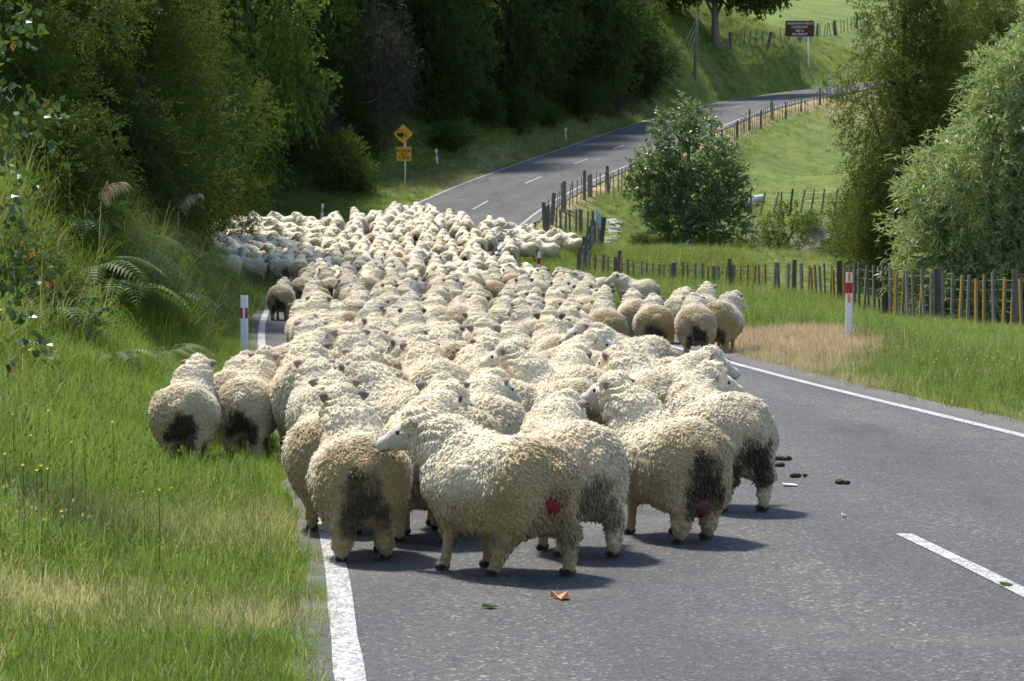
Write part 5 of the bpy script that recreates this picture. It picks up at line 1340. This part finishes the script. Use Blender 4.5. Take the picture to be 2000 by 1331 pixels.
        ringd = [bd + f_ * t1d * Ld + w_ * wdd * (math.cos(a) * e1d + math.sin(a) * e2d) for f_, w_ in ((0, .8), (.6, 1.0), (1.0, .35)) for a in (0, 2.09, 4.19)]
        VD = np.stack(ringd, 1).reshape(-1, 3); bs = len(VV) + np.arange(m_)[:, None] * 9
        qdd = np.concatenate([bs + np.array([[o_ + i, o_ + (i + 1) % 3, o_ + 3 + (i + 1) % 3, o_ + 3 + i]]) for o_ in (0, 3) for i in range(3)])
        VV = np.concatenate([VV, VD]); src_ = np.concatenate([src_, np.repeat(kd, 9)]); cr = np.concatenate([cr, np.full(m_ * 9, .3)])
        zz_ = np.zeros(len(VV))
        out['fleece'] = fast_mesh('fleece', VV, np.concatenate([qd, qdd]), True, vattr=dict(wool=zz_ + 1, crev=np.clip(cr, 0, 1), dagm=dag[src_], dirtshadem=dirt[src_], black=zz_, leg=zz_, ear=zz_), mats=[M['wool']])
        eye = MB(); out['eyes'] = []
        for s in (-1, 1):
            c = H + d * .105 + sd * s * .070 + up * .024
            me2 = bpy.data.meshes.new('eye')
            th = np.linspace(0, math.pi, 7); 
            Vv = [c + .0145 * np.array([math.sin(a) * math.cos(b_), math.sin(a) * math.sin(b_), math.cos(a)]) for a in th for b_ in np.linspace(0, 2 * math.pi, 10, endpoint=False)]
            Ff = [(i * 10 + j, i * 10 + (j + 1) % 10, (i + 1) * 10 + (j + 1) % 10, (i + 1) * 10 + j) for i in range(6) for j in range(10)]
            out['eyes'].append(fast_mesh('eye', np.array(Vv), [np.array(Ff)], True, mats=[M['eye']]))
    return out

POSES = {   # near animals
    'straight': dict(seed=1, yaw=5, legs=(.35, -.35, -.15, .3)),
    'straight2': dict(seed=2, yaw=-8, raise_=.0, legs=(-.5, .4, .45, -.3), fat=1.04),
    'look_left': dict(seed=3, yaw=55, legs=(.5, -.3, -.35, .4), bend=-.03),
    'look_right': dict(seed=4, yaw=-60, legs=(-.3, .5, .3, -.25), bend=.03),
    'right_back': dict(seed=5, yaw=-95, pitch=14, legs=(.2, -.2, .1, -.2)),
    'half_left': dict(seed=6, yaw=28, legs=(.2, -.5, -.4, .2), fat=.97),
    'half_right': dict(seed=7, yaw=-30, pitch=30, legs=(.4, -.1, .2, -.4), fat=1.05),
    'head_up': dict(seed=8, yaw=-12, pitch=8, legs=(-.2, .3, .5, -.5)),
    'stride': dict(seed=9, yaw=22, pitch=18, legs=(.35, -.1, .75, -.35), lift=(0, 0, 0, 0), bend=-.02, fat=1.06),
    'alert': dict(seed=12, yaw=24, pitch=14, legs=(.25, -.4, -.12, .3), raise_=0),
    'alert_right': dict(seed=13, yaw=-22, pitch=14, legs=(-.3, .4, .3, -.2), raise_=0),
    'head_low': dict(seed=10, yaw=14, pitch=40, legs=(.4, -.4, -.3, .3)),
}
POSES['straight2']['raise'] = .0; POSES['stride']['raise'] = -.05; POSES['head_up']['raise'] = .07; POSES['alert']['raise'] = .09; POSES['alert_right']['raise'] = .08; POSES['look_right']['raise'] = -.02; POSES['head_low']['raise'] = -.10; POSES['right_back']['raise'] = .0
NEAR = {k: sheep_mesh(v, .0085) for k, v in POSES.items()}
FARP = {k: sheep_mesh(dict(POSES[k], seed=POSES[k]['seed'] + 20), .021) for k in ('straight', 'straight2', 'look_left', 'look_right', 'half_left', 'half_right', 'head_up', 'head_low')}
TURN = {'alert': 'head raised half left', 'alert_right': 'head raised half right', 'straight': 'facing ahead', 'straight2': 'facing ahead', 'look_left': 'head turned left', 'look_right': 'head turned right', 'right_back': 'looking back right', 'half_left': 'head half left',
        'half_right': 'head half right', 'head_up': 'head held high', 'stride': 'in mid stride', 'head_low': 'head lowered'}
SHEEP = []
def add_sheep(pose, x, y, heading, scale=1.0, tint=0.2, dag=0.8, dirt=0.6, near=True, label=None, eardark=.5, sx=1.0):
    """heading: degrees to the left of straight away from the camera"""
    src = NEAR[pose] if near else FARP.get(pose, FARP['straight'])
    o = bpy.data.objects.new('sheep', src['body']); COL.objects.link(o)
    o.location = (x, y, ground(x, y) + (.045 if abs(road_frame([x], [y])[1][0]) < 3.0 else .01)); o.rotation_euler = (0, 0, math.radians(heading)); scale *= .86; o.scale = (scale * sx, scale, scale * random.uniform(.96, 1.04))
    kids = []
    if near:
        fl = bpy.data.objects.new('fleece', src['fleece']); COL.objects.link(fl); fl.parent = o; kids.append(fl)
        if y < 45 and pose not in ('straight', 'straight2', 'head_up'):
            for e in src['eyes']:
                k = bpy.data.objects.new('eye', e); COL.objects.link(k); k.parent = o
    for q in [o] + kids:
        q['tint'] = float(tint); q['dagamt'] = float(dag); q['dirtshadeamt'] = float(dirt); q['eardark'] = float(eardark)
    o['category'] = 'sheep'; o['group'] = 'sheep of the flock on the road'
    if label: o['label'] = label
    SHEEP.append((o, pose, x, y, heading, tint, dag)); return o
def gp(v): return F * CH / (v - HZ)
def by_hind(pose, u, v, heading, **kw):
    y = gp(v); x = (u - 1000) * y / F; h = math.radians(heading); s = kw.get('scale', 1.0)
    return add_sheep(pose, x - math.sin(h) * .27 * s, y + math.cos(h) * .27 * s, heading, **kw)

A = by_hind('alert', 712, 1098, 8, tint=.15, dag=.9, dirt=.9, eardark=.7, scale=.97, label='big cream sheep seen from behind with dark soiled rump, standing on the left white line')
B = by_hind('stride', 1058, 1128, 48, tint=.15, dag=.3, dirt=.9, eardark=.35, scale=1.04, label='sheep nearest the camera, turned left in mid stride with a red patch on its rump')
C = by_hind('look_right', 1150, 1090, 24, tint=.05, dag=.6, dirt=.5, eardark=.3, label='sheep right behind the red patched one, grey face turned right and white ears')
D = by_hind('alert', 1362, 1060, 30, tint=.12, dag=1, dirt=.85, eardark=.6, label='sheep at the right front with a swollen dark red udder hanging between black soiled legs', scale=1.02)
E = by_hind('right_back', 1452, 1000, 30, tint=.25, dag=1, dirt=.45, eardark=.5, scale=1.03, label='rightmost front sheep on open road with shaggy back, black rump')

# parts only these two animals show
def ball(name, c, r, mat, parent, sq=(1, 1, 1)):
    th = np.linspace(0, math.pi, 12); V = [np.array(c) + r * np.array(sq) * np.array([math.sin(a) * math.cos(b), math.sin(a) * math.sin(b), math.cos(a)]) for a in th for b in np.linspace(0, 2 * math.pi, 16, endpoint=False)]
    Fq = [(i * 16 + j, i * 16 + (j + 1) % 16, (i + 1) * 16 + (j + 1) % 16, (i + 1) * 16 + j) for i in range(11) for j in range(16)]
    V = np.array(V); V = V + (vnoise(V * 22, 8) - .5)[:, None] * r * .25
    return link(name, fast_mesh(name, V, np.array(Fq), True, mats=[M[mat]]), parent)
ball('red_patch', (-.05, -.440, .41), .058, 'raddle', B, (1, .36, 1.0))
ball('udder', (.0, -.33, .245), .075, 'udder', D, (.95, .9, 1.15))

# second row and the animals that can be told apart, by hand: pose, hoof pixel, heading, tint, dag, dirt and shade, label
HAND = [
 ('head_up', 652, 1042, 6, .15, .5, .8, 'sheep half hidden at the left of the big rear view sheep on the line'),
 ('look_right', 826, 1062, 4, .1, .5, .5, 'sheep between the two front left sheep with its face turned right'),
 ('straight2', 903, 1040, 12, .1, .6, .5, 'sheep hidden behind the red patched sheep, only its back showing'),
 ('head_up', 352, 908, -2, .12, 1.0, .55, 'leftmost front sheep standing in the verge grass with a black rump'),
 ('alert_right', 474, 893, -4, .1, 1.0, .45, 'second sheep from the left in the verge grass with a wide black rump'),
 ('look_right', 574, 872, -10, .1, .9, .5, 'third sheep from the left in the verge grass, grey face turned right'),
 ('straight2', 446, 868, -4, .2, .6, .5, 'sheep directly ahead of the second sheep in the verge grass, both ears out'),
 ('look_right', 560, 836, -8, .1, .5, .45, 'sheep with grey face turned right near the left edge above the verge'),
 ('right_back', 1018, 905, 40, .05, .2, .3, 'white faced sheep in the middle looking back to the right with a black nose'),
 ('look_right', 1005, 945, 22, .02, .4, .4, 'sheep below the white faced one, face turned right and dropped'),
 ('look_right', 960, 1000, 14, .05, .4, .4, 'smooth pale sheep ahead of the red patched one with a pink ear'),
 ('right_back', 1170, 862, 18, .1, .3, .4, 'scruffy sheep at the right middle looking right with a black nose'),
 ('look_right', 1150, 915, 20, .1, .3, .4, 'curly sheep ahead of the one with the udder, ears spread'),
 ('look_right', 1285, 912, -22, .1, .3, .3, 'sheep on the open right lane with its long face pointing right'),
 ('half_left', 1285, 925, 15, .3, .5, .5, 'greyish sheep between the two right front sheep'),
 ('half_left', 1290, 812, 68, .35, .4, .5, 'sheep standing broadside on the right lane below the separate bunch'),
 ('look_right', 1080, 836, -15, .1, .2, .4, 'curly necked sheep with a grey ear standing out at the right of the middle'),
 ('straight', 1031, 726, -6, .8, 1.0, 1.0, 'round dark brown rumped sheep in the centre of the flock'),
 ('straight2', 1115, 742, 4, .35, .5, .5, 'sheep right of the dark brown round one, looking straight ahead'),
 ('straight', 1186, 712, 2, .6, 1.0, 1.0, 'tan stained sheep on the right side of the flock'),
 ('straight2', 1282, 696, 2, .5, .9, .9, 'round sheep in front of the separate bunch on the right lane'),
 ('straight', 1360, 702, -2, .45, 1.0, .8, 'sheep of the separate bunch with a long black stain down its rump'),
 ('half_right', 1402, 688, -18, 1.0, 1.0, 1.0, 'dark brown sheep at the right end of the separate bunch'),
 ('straight2', 1250, 678, 8, .4, .4, .7, 'left sheep of the separate bunch on the right lane'),
 ('half_right', 1325, 672, -6, .05, .3, .3, 'pale sheep in the middle of the separate bunch'),
 ('head_up', 1378, 664, -4, .2, .5, .5, 'sheep ahead of the dark brown one in the separate bunch'),
 ('half_left', 1272, 612, 74, .25, .2, .4, 'lone sheep standing broadside in the tall grass on the right'),
 ('half_left', 1185, 606, 60, .4, 1.0, .5, 'sheep side on at the right edge of the flock with a dark rump'),
 ('look_left', 1150, 590, 72, .15, .3, .4, 'sheep side on ahead of the dark rumped one at the right edge of the flock'),
 ('straight', 545, 632, -4, .95, 1.0, .8, 'greyish sheep with a black rump at the left edge in the shade'),  # grey tint of these left sheep paints their shade into the wool
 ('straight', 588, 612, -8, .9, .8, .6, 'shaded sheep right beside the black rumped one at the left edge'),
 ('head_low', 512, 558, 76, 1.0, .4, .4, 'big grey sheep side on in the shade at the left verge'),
 ('head_low', 462, 566, 80, 1.0, .2, .4, 'leftmost sheep greyed for shade, side on with its head in the bank grass'),
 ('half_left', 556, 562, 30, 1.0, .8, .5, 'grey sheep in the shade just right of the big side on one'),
 ('straight', 880, 521, -4, .5, 1.0, .6, 'small rear view sheep on the open strip of road at the back'),
 ('half_right', 900, 529, -24, .45, .9, .6, 'small sheep on the open strip of road with its head turned right'),
 ('straight', 932, 533, 3, .4, .6, .5, 'small round sheep right of the pair on the open strip of road'),
]
for pose, u, v, hd, ti, dg, di, lab in HAND:
    if v > 700 or u > 1200:
        near = gp(v) < 60
        h = math.radians(hd); y = gp(v) if v > 600 else None
        if y is None: x, y = on_ground(u, v, 55)
        else: x = (u - 1000) * y / F
        add_sheep(pose, x - math.sin(h) * .27, y + math.cos(h) * .27, hd, scale=(.92 if 'verge grass' in lab else rf.uniform(.97, 1.05)), tint=ti, dag=dg, dirt=di, near=near, label=lab, eardark=rf.random())
    else:
        x, y = on_ground(u, v, 61 if u < 520 else 30); h = math.radians(hd)
        add_sheep(pose, x - math.sin(h) * .27, y + math.cos(h) * .27, hd, scale=rf.uniform(.97, 1.05), tint=ti, dag=dg, dirt=di, near=y < 60, label=lab, eardark=rf.random())

# the rest of the flock: outline of the standing ground in photo pixels, filled row by row
OUT = [(400, 462), (520, 462), (600, 462), (680, 456), (740, 446), (800, 440), (890, 446), (940, 470), (1000, 470), (1030, 474), (1060, 486), (1135, 498), (1120, 512), (1060, 515), (1010, 520), (985, 528), (1010, 566), (1095, 588), (1150, 606), (1205, 640),
       (1222, 690), (1195, 720), (1240, 800), (1285, 850), (1300, 930), (1180, 1000), (960, 1010), (800, 1015), (640, 985), (585, 930), (545, 850), (512, 800), (522, 750), (592, 712), (612, 670), (608, 635), (610, 600), (590, 566), (470, 540), (415, 525)]
def inside(u, v):
    c = False; n = len(OUT)
    for i in range(n):
        (x1, y1), (x2, y2) = OUT[i], OUT[(i + 1) % n]
        if (y1 > v) != (y2 > v) and u < (x2 - x1) * (v - y1) / (y2 - y1) + x1: c = not c
    return c
placed = [(x, y, *proj(x, y, ground(x, y))) for _, _, x, y, _, _, _ in SHEEP]
rk = random.Random(17); cand = []
NMAX = 296
v = 1015.0
while v > 436:
    x_, y_ = on_ground(800, v, 10)
    sc = F / y_
    hit = False
    step_u = .38 * sc
    u = 380 + rk.uniform(0, step_u)
    while u < 1400:
        uu = u + rk.uniform(-.12, .12) * sc; vv = v + rk.uniform(-.06, .06) * sc
        if inside(uu, vv): cand.append((uu, vv))
        u += step_u
    v -= max(.15 * sc, 4.5)
new = []
for uu, vv in cand:
    x, y = on_ground(uu, vv, 10); sc = F / y
    ok = True
    for px_, py_, pu, pv in placed:
        if abs(px_ - x) < .37 and abs(py_ - y) < .62: ok = False; break
        if abs(pu - uu) < .31 * sc and abs(pv - vv) < .085 * sc: ok = False; break
    if uu > 860 and 515 < vv < 540 and uu < 990: ok = False
    if uu < 592 and 640 < vv < 805: ok = False
    if uu > 1172 and 625 < vv < 800: ok = False
    if ok: placed.append((x, y, uu, vv)); new.append((x, y, uu, vv))
print('FLOCK', len(new), 'by hand', len(SHEEP))
new.sort(key=lambda q: q[1])
poses_far = list(FARP); 
rest = new[NMAX - len(SHEEP):]; new = new[:NMAX - len(SHEEP)]
def heading_at(x, y, u, v):
    k = int(np.argmin((RXY[:, 0] - x) ** 2 + (RXY[:, 1] - y) ** 2)); t = RT[k]; hd = math.degrees(math.atan2(-t[0], t[1]))
    if v < 535 and u < 640: hd = 78 - max(0, u - 560) * .6
    if v < 520 and u > 1000: hd = 80 if rk.random() < .7 else -75
    if y < 25: hd += 12
    return hd + rk.gauss(0, 13)
def pick_pose(y):
    w = [('straight', 3), ('straight2', 3), ('look_left', .8), ('look_right', 1.5), ('half_left', 2), ('half_right', 2.5), ('head_up', 1.5), ('head_low', 1.0)]
    if y < 56: w += [('right_back', .3), ('alert', 1.6), ('alert_right', 2.2)]
    r_ = rk.random() * sum(b for _, b in w)
    for a, b in w:
        r_ -= b
        if r_ <= 0: return a
    return 'straight'
AUTO = []
for x, y, u, v in new:
    pose = pick_pose(y); near = y < 56
    ti = min(1, max(0, rk.gauss(.25, .22))); dg = rk.choice((0.1, .4, .7, 1.0)); di = min(1, max(.2, rk.gauss(.6, .22)))
    if rk.random() < .04: di = 1.0; ti = .8
    hd = heading_at(x, y, u, v)
    o = add_sheep(pose, x, y, hd, scale=rk.uniform(.93, 1.06), tint=ti, dag=dg, dirt=di, near=near, eardark=rk.random(), sx=rk.uniform(.95, 1.06))
    AUTO.append((o, pose, x, y, u, v, hd, ti, dg, di))
# the farthest animals, packed too small and close to tell apart
if rest:
    vs, fs, n0 = [], [], 0; atts = {k: [] for k in ('wool', 'black', 'leg', 'crev', 'dagm', 'dirtshadem', 'ear')}
    for x, y, u, v in rest:
        src = FARP[rk.choice(poses_far)]['body']; n = len(src.vertices); co = np.empty(n * 3, np.float32); src.vertices.foreach_get('co', co); co = co.reshape(-1, 3)
        h = math.radians(heading_at(x, y, u, v)); c, s_ = math.cos(h), math.sin(h)
        co = co @ np.array([[c, s_, 0], [-s_, c, 0], [0, 0, 1]]) + np.array([x, y, ground(x, y) + .02]); vs.append(co)
        np_ = len(src.polygons); lv = np.empty(np_ * 4, np.int32); src.loops.foreach_get('vertex_index', lv); fs.append(lv.reshape(-1, 4) + n0); n0 += n
        for k in atts:
            a_ = np.empty(n, np.float32); src.attributes[k].data.foreach_get('value', a_); atts[k].append(a_)
    me = fast_mesh('distant_flock', np.concatenate(vs), np.concatenate(fs), True, vattr={k: np.concatenate(a) for k, a in atts.items()}, mats=[M['wool']])
    o = link('distant_flock', me); tag(o, 'the farthest tightly packed sheep at the back of the flock', 'flock', kind='stuff')
    o['tint'] = .3; o['dagamt'] = .5; o['dirtshadeamt'] = .5; o['eardark'] = .6

# a label for each: where it stands (band and landmark), its look, and its place among the like ones there
BANDS = [(800, 'near the flock front'), (735, 'behind the front rows'), (690, 'level with right marker'), (650, 'level with separate bunch'),
         (610, 'above left marker'), (580, 'past left shade'), (550, 'where road dips'), (520, 'where road climbs'), (495, 'level with dark fence'), (470, 'in bright far pack'), (0, 'in last rows')]
def band(v):
    for b, t in BANDS:
        if v >= b: return t
def lane(u):
    for lim, t in ((470, 'beside the bank'), (560, 'over left marker'), (640, 'under far marker'), (720, 'left of sign'), (800, 'under yellow sign'), (880, 'right of sign'), (960, 'below open road'), (1040, 'below banded posts'), (1120, 'below paling fence'), (9999, 'near right verge')):
        if u < lim: return t
from collections import defaultdict
grp = defaultdict(list)
for a in AUTO:
    o, pose, x, y, u, v, hd, ti, dg, di = a
    col_ = 'brown' if di > .85 else ('greyish' if ti > .5 else ('creamy white' if ti < .22 else 'cream'))
    rump = ', dirty rump' if dg > .8 else ''
    t = TURN[pose]
    if abs(hd) > 50: t = 'side on'
    grp[(col_ + ' sheep ' + t + rump, band(v), lane(u))].append(a)
for (look, b, l), L_ in grp.items():
    if len(L_) == 1: L_[0][0]['label'] = '%s, %s, %s' % (look, b, l)
    else:
        L_.sort(key=lambda a: a[4])
        names = ['left', 'right'] if len(L_) == 2 else (['left', 'middle', 'right'] if len(L_) == 3 else ['leftmost'] + ['%s left' % ('second', 'third', 'fourth', 'fifth', 'sixth', 'seventh')[min(k, 5)] for k in range(len(L_) - 2)] + ['rightmost'])
        for a, nm in zip(L_, names): a[0]['label'] = '%s %s, %s, %s' % (nm, look, b, l)

_seen = defaultdict(list)
for o in S.objects:
    if o.get('label'): _seen[o['label']].append(o.name)
    if o.get('label') and not 4 <= len(o['label'].split()) <= 16: print('LABEL LEN', o.name, o['label'])
for k, v_ in _seen.items():
    if len(v_) > 1: print('SAME', len(v_), k)
bpy.context.view_layer.update()
